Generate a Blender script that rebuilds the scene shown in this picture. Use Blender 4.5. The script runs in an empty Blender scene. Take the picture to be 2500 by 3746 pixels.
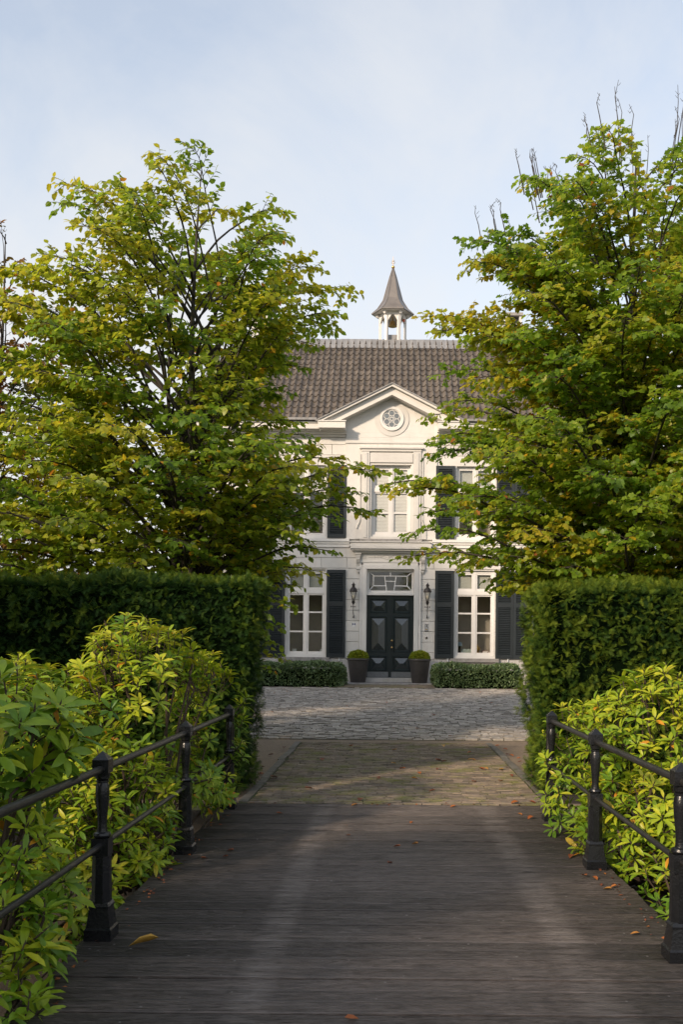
import bpy, math, random
import numpy as np
from mathutils import Vector, Matrix

random.seed(7)
SC = bpy.context.scene
COL = SC.collection
R = math.radians

# ------------------------------------------------------------------ camera
cam_d = bpy.data.cameras.new("camera")
cam = bpy.data.objects.new("camera", cam_d)
COL.objects.link(cam)
cam_d.sensor_fit = 'HORIZONTAL'
cam_d.sensor_width = 36.0
cam_d.lens = 48.2
cam_d.shift_x = -0.0695
cam_d.shift_y = 0.1948
cam_d.clip_start = 0.05
cam_d.clip_end = 4000
cam.matrix_world = Matrix.Translation((0, 0, 1.65)) @ Matrix.Rotation(R(90), 4, 'X') @ Matrix.Rotation(R(0.5), 4, 'Z')
SC.camera = cam

# ------------------------------------------------------------------ light
SUN_EL, SUN_AZ = 24.0, 40.0          # the sun stands behind the camera, to its left
sdir = Vector((-math.sin(R(SUN_AZ)) * math.cos(R(SUN_EL)), -math.cos(R(SUN_AZ)) * math.cos(R(SUN_EL)), math.sin(R(SUN_EL))))
sun_d = bpy.data.lights.new("sun", 'SUN')
sun_d.energy = 2.6
sun_d.angle = R(4.0)
sun_d.color = (1.0, 0.80, 0.60)
sun = bpy.data.objects.new("sun", sun_d)
COL.objects.link(sun)
sun.rotation_euler = sdir.to_track_quat('Z', 'Y').to_euler()
sun.location = sdir * 60

W = bpy.data.worlds.new("World")
SC.world = W
W.use_nodes = True
nt = W.node_tree
nt.nodes.clear()
wo = nt.nodes.new('ShaderNodeOutputWorld')
bg = nt.nodes.new('ShaderNodeBackground')
bg.inputs['Strength'].default_value = 0.15
sky = nt.nodes.new('ShaderNodeTexSky')
sky.sky_type = 'NISHITA'
sky.sun_disc = False
sky.sun_elevation = R(SUN_EL)
sky.sun_rotation = math.atan2(sdir.x, sdir.y)
sky.air_density = 1.1
sky.dust_density = 1.5
tc = nt.nodes.new('ShaderNodeTexCoord')
mp = nt.nodes.new('ShaderNodeMapping')
mp.inputs['Scale'].default_value = (1.0, 1.0, 1.0)
mp.inputs['Location'].default_value = (3.1, 0.4, 1.7)
mp.inputs['Rotation'].default_value = (0, R(-32), 0)
nz = nt.nodes.new('ShaderNodeTexNoise')
nz.inputs['Scale'].default_value = 2.6
nz.inputs['Detail'].default_value = 9
nz.inputs['Roughness'].default_value = 0.60
nz.inputs['Distortion'].default_value = 0.5
nt.links.new(tc.outputs['Generated'], mp.inputs['Vector'])
nt.links.new(mp.outputs['Vector'], nz.inputs['Vector'])
sx = nt.nodes.new('ShaderNodeSeparateXYZ')
nt.links.new(tc.outputs['Generated'], sx.inputs[0])
lowm = nt.nodes.new('ShaderNodeMapRange')      # thin veil everywhere, thicker towards the horizon
lowm.inputs['From Min'].default_value = 0.0
lowm.inputs['From Max'].default_value = 0.6
lowm.inputs['To Min'].default_value = 0.50
lowm.inputs['To Max'].default_value = -0.17
nt.links.new(sx.outputs['Z'], lowm.inputs['Value'])
add = nt.nodes.new('ShaderNodeMath'); add.operation = 'ADD'
nt.links.new(nz.outputs['Fac'], add.inputs[0]); nt.links.new(lowm.outputs[0], add.inputs[1])
cr = nt.nodes.new('ShaderNodeValToRGB')
cr.color_ramp.elements[0].position = 0.34; cr.color_ramp.elements[0].color = (.26, .26, .26, 1)
cr.color_ramp.elements[1].position = 0.76; cr.color_ramp.elements[1].color = (.96, .96, .96, 1)
nt.links.new(add.outputs[0], cr.inputs['Fac'])
mx = nt.nodes.new('ShaderNodeMix'); mx.data_type = 'RGBA'
nt.links.new(cr.outputs['Color'], mx.inputs[0])
hz_ = nt.nodes.new('ShaderNodeHueSaturation'); hz_.inputs['Saturation'].default_value = .72      # thin high haze greys the blue
nt.links.new(sky.outputs['Color'], hz_.inputs['Color']); nt.links.new(hz_.outputs[0], mx.inputs[6])
mx.inputs[7].default_value = (3.20, 3.22, 3.25, 1)
nt.links.new(mx.outputs[2], bg.inputs['Color'])
nt.links.new(bg.outputs[0], wo.inputs['Surface'])

SC.view_settings.view_transform = 'Standard'
SC.view_settings.look = 'None'
SC.view_settings.exposure = 0.88
SC.view_settings.gamma = 1.0
SC.view_settings.use_curve_mapping = False

# ------------------------------------------------------------------ materials
def N(nt, t, **kw):
    n = nt.nodes.new(t)
    for k, v in kw.items():
        setattr(n, k, v)
    return n

def pmat(name, c1, c2=None, scale=4.0, rough=0.6, bump=0.0, bscale=60.0, rnd=0.0, metallic=0.0, ior=1.45,
         stretch=(1, 1, 1), tint=0.0, c3=None, moss_scale=1.2, moss_lo=0.55, moss_hi=0.7, rough2=None, lo=0.35, hi=0.65, objcoord=False, mstretch=None):
    """noise mix of c1/c2, optional patches of c3, per-piece brightness (object random or the 'tint' face attribute), fine bump"""
    m = bpy.data.materials.new(name)
    m.use_nodes = True
    t = m.node_tree
    b = t.nodes['Principled BSDF']
    b.inputs['Roughness'].default_value = rough
    b.inputs['Metallic'].default_value = metallic
    b.inputs['IOR'].default_value = ior
    c2 = c2 or c1
    if objcoord:
        g = N(t, 'ShaderNodeTexCoord'); pos = g.outputs['Object']
    else:
        g = N(t, 'ShaderNodeNewGeometry'); pos = g.outputs['Position']
    mp = N(t, 'ShaderNodeMapping')
    mp.inputs['Scale'].default_value = stretch
    t.links.new(pos, mp.inputs['Vector'])
    n = N(t, 'ShaderNodeTexNoise')
    n.inputs['Scale'].default_value = scale
    n.inputs['Detail'].default_value = 5
    n.inputs['Roughness'].default_value = 0.6
    t.links.new(mp.outputs[0], n.inputs['Vector'])
    mr = N(t, 'ShaderNodeMapRange')
    mr.inputs['From Min'].default_value = lo; mr.inputs['From Max'].default_value = hi
    t.links.new(n.outputs['Fac'], mr.inputs['Value'])
    mixn = N(t, 'ShaderNodeMix', data_type='RGBA')
    mixn.inputs[6].default_value = (*c1, 1); mixn.inputs[7].default_value = (*c2, 1)
    t.links.new(mr.outputs[0], mixn.inputs[0])
    out = mixn.outputs[2]
    if rnd or tint:
        oi = N(t, 'ShaderNodeObjectInfo')
        at = N(t, 'ShaderNodeAttribute', attribute_name='tint')
        ad = N(t, 'ShaderNodeMath', operation='ADD')
        t.links.new(oi.outputs['Random'], ad.inputs[0]); t.links.new(at.outputs['Fac'], ad.inputs[1])
        fr = N(t, 'ShaderNodeMath', operation='FRACT')
        t.links.new(ad.outputs[0], fr.inputs[0])
        m2 = N(t, 'ShaderNodeMapRange')
        a = rnd or tint
        m2.inputs['To Min'].default_value = 1 - a; m2.inputs['To Max'].default_value = 1 + a
        t.links.new(fr.outputs[0], m2.inputs['Value'])
        mul = N(t, 'ShaderNodeMix', data_type='RGBA', blend_type='MULTIPLY')
        mul.inputs[0].default_value = 1.0
        t.links.new(out, mul.inputs[6]); t.links.new(m2.outputs[0], mul.inputs[7])
        out = mul.outputs[2]
    if c3:
        n3 = N(t, 'ShaderNodeTexNoise')
        n3.inputs['Scale'].default_value = moss_scale; n3.inputs['Detail'].default_value = 7; n3.inputs['Roughness'].default_value = .7
        if mstretch:
            mp3 = N(t, 'ShaderNodeMapping'); mp3.inputs['Scale'].default_value = mstretch
            t.links.new(pos, mp3.inputs['Vector']); t.links.new(mp3.outputs[0], n3.inputs['Vector'])
        else:
            t.links.new(pos, n3.inputs['Vector'])
        m3 = N(t, 'ShaderNodeMapRange')
        m3.inputs['From Min'].default_value = moss_lo; m3.inputs['From Max'].default_value = moss_hi
        t.links.new(n3.outputs['Fac'], m3.inputs['Value'])
        mm = N(t, 'ShaderNodeMix', data_type='RGBA')
        mm.inputs[7].default_value = (*c3, 1)
        t.links.new(m3.outputs[0], mm.inputs[0]); t.links.new(out, mm.inputs[6])
        out = mm.outputs[2]
    t.links.new(out, b.inputs['Base Color'])
    if rough2 is not None:
        rr = N(t, 'ShaderNodeMapRange')
        rr.inputs['To Min'].default_value = rough; rr.inputs['To Max'].default_value = rough2
        t.links.new(n.outputs['Fac'], rr.inputs['Value']); t.links.new(rr.outputs[0], b.inputs['Roughness'])
    if bump:
        nb = N(t, 'ShaderNodeTexNoise')
        nb.inputs['Scale'].default_value = bscale; nb.inputs['Detail'].default_value = 4
        t.links.new(mp.outputs[0], nb.inputs['Vector'])
        bp = N(t, 'ShaderNodeBump')
        bp.inputs['Strength'].default_value = bump; bp.inputs['Distance'].default_value = 0.01
        t.links.new(nb.outputs['Fac'], bp.inputs['Height']); t.links.new(bp.outputs[0], b.inputs['Normal'])
    return m

def leafmat(name, ramp, rough=0.38, trans=0.35, tgain=1.6, vary=0.18, ior=1.45):
    """leaf colour from the per-leaf 'tint' attribute, with light passing through the blade"""
    m = bpy.data.materials.new(name)
    m.use_nodes = True
    t = m.node_tree
    b = t.nodes['Principled BSDF']
    o = t.nodes['Material Output']
    b.inputs['Roughness'].default_value = rough
    b.inputs['IOR'].default_value = ior
    at = N(t, 'ShaderNodeAttribute', attribute_name='tint')
    rp = N(t, 'ShaderNodeValToRGB')
    els = rp.color_ramp.elements
    while len(els) < len(ramp):
        els.new(0.5)
    for e, (p, c) in zip(els, ramp):
        e.position = p; e.color = (*c, 1)
    t.links.new(at.outputs['Fac'], rp.inputs['Fac'])
    g = N(t, 'ShaderNodeNewGeometry')
    nz = N(t, 'ShaderNodeTexNoise'); nz.inputs['Scale'].default_value = 23; nz.inputs['Detail'].default_value = 2
    t.links.new(g.outputs['Position'], nz.inputs['Vector'])
    mr = N(t, 'ShaderNodeMapRange'); mr.inputs['From Min'].default_value = .3; mr.inputs['From Max'].default_value = .7
    mr.inputs['To Min'].default_value = 1 - vary; mr.inputs['To Max'].default_value = 1 + vary
    t.links.new(nz.outputs['Fac'], mr.inputs['Value'])
    mul = N(t, 'ShaderNodeMix', data_type='RGBA', blend_type='MULTIPLY'); mul.inputs[0].default_value = 1
    t.links.new(rp.outputs[0], mul.inputs[6]); t.links.new(mr.outputs[0], mul.inputs[7])
    t.links.new(mul.outputs[2], b.inputs['Base Color'])
    tr = N(t, 'ShaderNodeBsdfTranslucent')
    hs = N(t, 'ShaderNodeHueSaturation'); hs.inputs['Hue'].default_value = 0.497; hs.inputs['Value'].default_value = tgain
    t.links.new(mul.outputs[2], hs.inputs['Color']); t.links.new(hs.outputs[0], tr.inputs['Color'])
    ms = N(t, 'ShaderNodeMixShader'); ms.inputs[0].default_value = trans
    t.links.new(b.outputs[0], ms.inputs[1]); t.links.new(tr.outputs[0], ms.inputs[2])
    t.links.new(ms.outputs[0], o.inputs['Surface'])
    return m

def glassmat(name, tintc=(.85, .88, .87)):
    m = bpy.data.materials.new(name)
    m.use_nodes = True
    t = m.node_tree
    t.nodes.remove(t.nodes['Principled BSDF'])
    o = t.nodes['Material Output']
    tr = N(t, 'ShaderNodeBsdfTransparent'); tr.inputs['Color'].default_value = (*tintc, 1)
    gl = N(t, 'ShaderNodeBsdfGlossy'); gl.inputs['Roughness'].default_value = 0.015
    lw = N(t, 'ShaderNodeLayerWeight'); lw.inputs['Blend'].default_value = .5
    pw = N(t, 'ShaderNodeMath', operation='POWER'); pw.inputs[1].default_value = 4.0; t.links.new(lw.outputs['Facing'], pw.inputs[0])
    fr = N(t, 'ShaderNodeMath', operation='MULTIPLY_ADD'); fr.inputs[1].default_value = .85; fr.inputs[2].default_value = .055; t.links.new(pw.outputs[0], fr.inputs[0])
    ms = N(t, 'ShaderNodeMixShader')
    g = N(t, 'ShaderNodeNewGeometry')
    nz = N(t, 'ShaderNodeTexNoise'); nz.inputs['Scale'].default_value = 1.6; nz.inputs['Detail'].default_value = 1
    t.links.new(g.outputs['Position'], nz.inputs['Vector'])
    bp = N(t, 'ShaderNodeBump'); bp.inputs['Strength'].default_value = .06; bp.inputs['Distance'].default_value = .05
    t.links.new(nz.outputs['Fac'], bp.inputs['Height']); t.links.new(bp.outputs[0], gl.inputs['Normal'])
    t.links.new(fr.outputs[0], ms.inputs[0]); t.links.new(tr.outputs[0], ms.inputs[1]); t.links.new(gl.outputs[0], ms.inputs[2])
    t.links.new(ms.outputs[0], o.inputs['Surface'])
    return m

M = {}
M['wall'] = pmat('cream_stucco', (.66, .64, .605), (.60, .58, .545), 1.3, .75, .25, 90, rnd=.035, c3=(.50, .47, .43), moss_scale=2.2, moss_lo=.53, moss_hi=.85, mstretch=(2.6, 2.6, .5))
M['trim'] = pmat('white_paint', (.72, .70, .67), (.67, .65, .62), 2.0, .45, .08, 70, rnd=.02)
M['cornice'] = pmat('cream_paint', (.68, .655, .61), (.62, .595, .555), 1.8, .5, .1, 60)
M['surround'] = pmat('grey_cream_paint', (.60, .58, .545), (.55, .53, .495), 2.2, .55, .12, 70)
M['plinth'] = pmat('pale_plinth_render', (.52, .50, .48), (.45, .43, .41), 1.6, .8, .25, 50, c3=(.33, .31, .25), moss_scale=2.4, moss_lo=.45, moss_hi=.75, mstretch=(1.6, 1.6, .8))
M['stone'] = pmat('grey_bluestone', (.36, .34, .32), (.24, .225, .21), 6, .75, .3, 60, c3=(.16, .15, .135), moss_scale=4)
M['shutter'] = pmat('dark_green_paint', (.019, .025, .028), (.023, .029, .033), 3, .45, .05, 60, rnd=.12)
M['door'] = pmat('black_green_gloss', (.010, .018, .020), (.012, .020, .022), 3, .30, .02, 14, ior=1.45)
M['facet'] = pmat('black_green_panel', (.011, .019, .021), (.013, .021, .023), 3, .27, .02, 14, ior=1.8)
M['tile'] = pmat('weathered_pantile', (.150, .125, .100), (.085, .072, .062), 6, .66, .3, 55, rnd=.22, c3=(.22, .18, .12), moss_scale=3.4, moss_lo=.6, moss_hi=.78)
M['lead'] = pmat('lead_sheet', (.30, .295, .29), (.20, .197, .195), 2.6, .6, .2, 20, metallic=.15, stretch=(2.5, .6, .6))
M['zinc'] = pmat('weathered_zinc', (.27, .24, .21), (.21, .185, .165), 3, .42, .1, 30, metallic=.5)
M['gold'] = pmat('gilded_metal', (.72, .46, .16), (.6, .36, .12), 8, .28, metallic=.95)
M['brass'] = pmat('brass', (.68, .45, .18), (.55, .36, .14), 30, .3, metallic=.9)
M['black'] = pmat('black_iron_paint', (.0085, .009, .0105), (.013, .0135, .015), 9, .26, .25, 70, c3=(.03, .022, .017), moss_scale=22, moss_lo=.68, moss_hi=.76)
M['rail'] = pmat('worn_iron_rail', (.040, .037, .034), (.018, .018, .019), 14, .36, .2, 90, metallic=.35, stretch=(2, .25, 2), c3=(.085, .07, .055), moss_scale=9, moss_lo=.6, moss_hi=.75)
M['lantern'] = pmat('brown_black_metal', (.030, .024, .022), (.022, .018, .017), 15, .5)
M['sand'] = pmat('tan_gravel', (.27, .205, .145), (.19, .145, .105), 32, .95, .9, 130, c3=(.13, .10, .07), moss_scale=1.6, moss_lo=.52, moss_hi=.8)
M['soil'] = pmat('dark_soil', (.030, .024, .018), (.018, .015, .011), 9, .95, .8, 40)
M['ground'] = pmat('garden_ground', (.085, .075, .045), (.06, .085, .03), 1.1, .95, .7, 30)
M['brick'] = pmat('worn_brown_brick', (.215, .165, .118), (.130, .105, .083), 9, .72, .35, 80, rnd=.40, c3=(.135, .140, .030), moss_scale=2.2, moss_lo=.48, moss_hi=.68)
M['joint'] = pmat('mossy_sand_joint', (.045, .040, .024), (.060, .080, .014), 6, .95, .6, 70)
M['cobble'] = pmat('grey_sett', (.375, .340, .300), (.235, .210, .185), 11, .6, .5, 60, rnd=.38, c3=(.13, .115, .085), moss_scale=2.0, moss_lo=.58, moss_hi=.78)
M['kerb'] = pmat('kerb_stone', (.16, .145, .125), (.095, .088, .072), 8, .8, .3, 60, rnd=.12, c3=(.075, .085, .03), moss_scale=4)
M['pot'] = pmat('dark_clay_pot', (.052, .046, .043), (.040, .036, .034), 7, .5, .12, 60)
M['bark'] = pmat('grey_bark', (.055, .047, .038), (.032, .028, .022), 9, .85, .6, 30, stretch=(1, 1, .3), c3=(.06, .07, .03), moss_scale=3)
M['twig'] = pmat('dark_twig', (.045, .034, .026), (.030, .024, .019), 12, .8)
M['stem'] = pmat('shrub_stem', (.075, .050, .034), (.04, .028, .02), 12, .8, .3, 40)
M['room'] = pmat('dim_room', (.62, .55, .46), (.56, .49, .41), 1, .9)
M['blind'] = pmat('grey_blind', (.46, .45, .40), (.42, .41, .365), 3, .8)
M['dimpane'] = pmat('grey_leaded_pane', (.20, .215, .235), (.16, .17, .185), 5, .35)
M['slatblind'] = pmat('pale_blind', (.80, .76, .70), (.76, .72, .66), 3, .6)
M['core'] = pmat('hedge_shade', (.004, .008, .003), (.002, .005, .002), 20, .95)  # near-black: the shade between leaves is put into this colour
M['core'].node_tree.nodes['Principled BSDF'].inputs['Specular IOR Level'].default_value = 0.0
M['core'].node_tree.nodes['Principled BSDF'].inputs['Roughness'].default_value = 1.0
M['steel'] = pmat('brushed_steel', (.5, .5, .5), (.44, .44, .44), 40, .4, metallic=.6)
M['kick'] = pmat('grey_kickplate', (.20, .21, .22), (.16, .17, .18), 12, .3, metallic=.45)
M['blue'] = pmat('enamel_blue', (.03, .03, .13), (.035, .035, .14), 20, .25)
M['white'] = pmat('enamel_white', (.78, .78, .77), (.74, .74, .73), 20, .25)
M['dark'] = pmat('dark_plastic', (.02, .018, .018), (.025, .022, .022), 20, .4)
M['bulb'] = pmat('frosted_bulb', (.78, .70, .55), (.75, .68, .54), 20, .4)
M['orange'] = pmat('orange_lens', (.55, .10, .03), (.5, .09, .03), 20, .35)
M['book'] = pmat('red_book', (.28, .02, .03), (.24, .02, .03), 30, .5)
M['box'] = pmat('pale_card', (.50, .56, .50), (.46, .52, .46), 10, .6)
M['blueglass'] = pmat('pale_blue_shade', (.40, .50, .56), (.36, .46, .53), 10, .3)
M['water'] = pmat('dark_water', (.010, .012, .010), (.012, .015, .011), 2, .06, .08, 6)
M['glass'] = glassmat('window_glass', (.95, .96, .955))
M['lglass'] = glassmat('lantern_glass', (.95, .94, .90))

TREE_L = [(0.0, (.060, .125, .012)), (.35, (.130, .215, .016)), (.62, (.215, .275, .019)), (.80, (.320, .325, .022)), (.92, (.440, .330, .020)), (1.0, (.430, .160, .020))]
TREE_R = [(0.0, (.060, .115, .012)), (.35, (.135, .225, .017)), (.60, (.215, .285, .020)), (.78, (.320, .320, .022)), (.90, (.460, .310, .020)), (1.0, (.300, .080, .018))]
RHODO = [(0.0, (.030, .090, .014)), (.40, (.120, .225, .016)), (.70, (.270, .345, .018)), (.86, (.420, .420, .022)), (.955, (.380, .330, .035)), (1.0, (.620, .200, .015))]
M['leafL'] = leafmat('green_yellow_leaf', TREE_L, .42, .50, 1.9)
M['leafR'] = leafmat('autumn_leaf', TREE_R, .42, .55, 1.9)
M['leafF'] = leafmat('russet_leaf', [(0, (.05, .085, .012)), (.4, (.12, .11, .014)), (.7, (.24, .13, .02)), (1, (.26, .07, .02))], .5, .35, 1.6)
M['rhodo'] = leafmat('leathery_leaf', RHODO, .40, .28, 1.7, vary=.14, ior=1.38)
M['yew'] = leafmat('yew_needle', [(0, (.006, .022, .005)), (.4, (.022, .056, .009)), (.75, (.082, .128, .011)), (1, (.135, .175, .016))], .6, .2, 1.6, ior=1.25)
M['boxleaf'] = leafmat('box_leaf', [(0, (.060, .105, .042)), (.6, (.13, .19, .075)), (1, (.19, .25, .095))], .4, .15, 1.5)
M['ballleaf'] = leafmat('bright_box_leaf', [(0, (.07, .13, .010)), (.6, (.17, .24, .015)), (1, (.32, .32, .02))], .45, .2, 1.6)
M['fallen'] = leafmat('dry_leaf', [(0, (.075, .028, .016)), (.4, (.21, .058, .022)), (.7, (.40, .12, .025)), (1, (.52, .32, .06))], .6, .15, 1.4)

# wooden deck: long dark grain, two paler wheel tracks, green at the edges
def deckmat():
    m = pmat('wet_hardwood', (.084, .068, .060), (.030, .0245, .022), 7.0, .46, .6, 24, rnd=.40, stretch=(.9, 5, 5), rough2=.62)
    t = m.node_tree
    b = t.nodes['Principled BSDF']
    src = b.inputs['Base Color'].links[0].from_socket
    g = N(t, 'ShaderNodeNewGeometry'); s = N(t, 'ShaderNodeSeparateXYZ')
    t.links.new(g.outputs['Position'], s.inputs[0])
    nz = N(t, 'ShaderNodeTexNoise'); nz.inputs['Scale'].default_value = 3.0; nz.inputs['Detail'].default_value = 8; nz.inputs['Roughness'].default_value = .72
    mpn = N(t, 'ShaderNodeMapping'); mpn.inputs['Scale'].default_value = (.8, 4.5, 1)
    t.links.new(g.outputs['Position'], mpn.inputs['Vector']); t.links.new(mpn.outputs[0], nz.inputs['Vector'])
    acc = None
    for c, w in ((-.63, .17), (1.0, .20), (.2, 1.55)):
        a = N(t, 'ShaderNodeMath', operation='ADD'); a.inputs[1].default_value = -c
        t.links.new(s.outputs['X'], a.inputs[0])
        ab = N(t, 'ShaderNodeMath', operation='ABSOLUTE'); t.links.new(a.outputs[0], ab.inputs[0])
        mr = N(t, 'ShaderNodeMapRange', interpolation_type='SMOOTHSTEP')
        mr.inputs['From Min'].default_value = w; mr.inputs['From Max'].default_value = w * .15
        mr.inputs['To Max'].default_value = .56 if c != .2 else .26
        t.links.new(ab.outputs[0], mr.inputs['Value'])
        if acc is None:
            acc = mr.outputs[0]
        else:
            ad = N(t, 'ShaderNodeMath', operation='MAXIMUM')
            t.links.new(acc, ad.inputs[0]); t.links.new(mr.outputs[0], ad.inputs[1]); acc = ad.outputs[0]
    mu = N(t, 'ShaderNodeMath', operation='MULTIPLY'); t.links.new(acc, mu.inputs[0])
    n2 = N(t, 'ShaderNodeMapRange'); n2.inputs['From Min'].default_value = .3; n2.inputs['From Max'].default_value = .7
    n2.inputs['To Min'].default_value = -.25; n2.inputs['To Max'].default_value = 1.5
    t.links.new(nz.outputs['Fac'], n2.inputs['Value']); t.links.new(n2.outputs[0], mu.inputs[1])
    mx = N(t, 'ShaderNodeMix', data_type='RGBA'); mx.inputs[7].default_value = (.20, .175, .16, 1)
    t.links.new(mu.outputs[0], mx.inputs[0]); t.links.new(src, mx.inputs[6])
    # algae near the edges
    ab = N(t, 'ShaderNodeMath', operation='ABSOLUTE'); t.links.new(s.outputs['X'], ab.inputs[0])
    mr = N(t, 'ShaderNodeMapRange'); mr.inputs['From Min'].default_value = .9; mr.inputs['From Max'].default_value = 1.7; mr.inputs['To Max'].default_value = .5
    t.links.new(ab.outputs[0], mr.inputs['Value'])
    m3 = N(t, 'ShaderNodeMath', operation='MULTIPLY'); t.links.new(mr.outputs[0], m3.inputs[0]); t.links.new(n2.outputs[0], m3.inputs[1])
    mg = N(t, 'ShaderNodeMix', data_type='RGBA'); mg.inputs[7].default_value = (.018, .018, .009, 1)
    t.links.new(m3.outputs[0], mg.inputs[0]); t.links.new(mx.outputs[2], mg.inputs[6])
    # pale specks
    vo = N(t, 'ShaderNodeTexVoronoi'); vo.inputs['Scale'].default_value = 9
    t.links.new(g.outputs['Position'], vo.inputs['Vector'])
    sp = N(t, 'ShaderNodeMapRange'); sp.inputs['From Min'].default_value = .075; sp.inputs['From Max'].default_value = .045
    t.links.new(vo.outputs['Distance'], sp.inputs['Value'])
    mw = N(t, 'ShaderNodeMix', data_type='RGBA'); mw.inputs[7].default_value = (.16, .15, .14, 1)
    t.links.new(sp.outputs[0], mw.inputs[0]); t.links.new(mg.outputs[2], mw.inputs[6])
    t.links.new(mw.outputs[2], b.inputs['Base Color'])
    return m
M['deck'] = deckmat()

# ------------------------------------------------------------------ object helpers
ORIG = {}                                  # world position of each thing's base

def empty(name, loc, label, cat, group=None):
    o = bpy.data.objects.new(name, None)
    o.empty_display_size = .1
    COL.objects.link(o)
    o.location = loc
    ORIG[o.name] = Vector(loc)
    tag(o, label, cat, group)
    return o

def tag(o, label=None, cat=None, group=None, kind=None):
    if label: o['label'] = label
    if cat: o['category'] = cat
    if group: o['group'] = group
    if kind: o['kind'] = kind
    return o

def root_of(o):
    while o.parent: o = o.parent
    return o

def origin_of(parent):
    if parent is None: return Vector((0, 0, 0))
    r = root_of(parent)
    return ORIG.get(r.name, r.location.copy())

def link(name, me, parent=None, loc=None):
    o = bpy.data.objects.new(name, me)
    COL.objects.link(o)
    if parent is not None:
        o.parent = parent
    if loc is not None:
        o.location = loc
    return o

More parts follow.
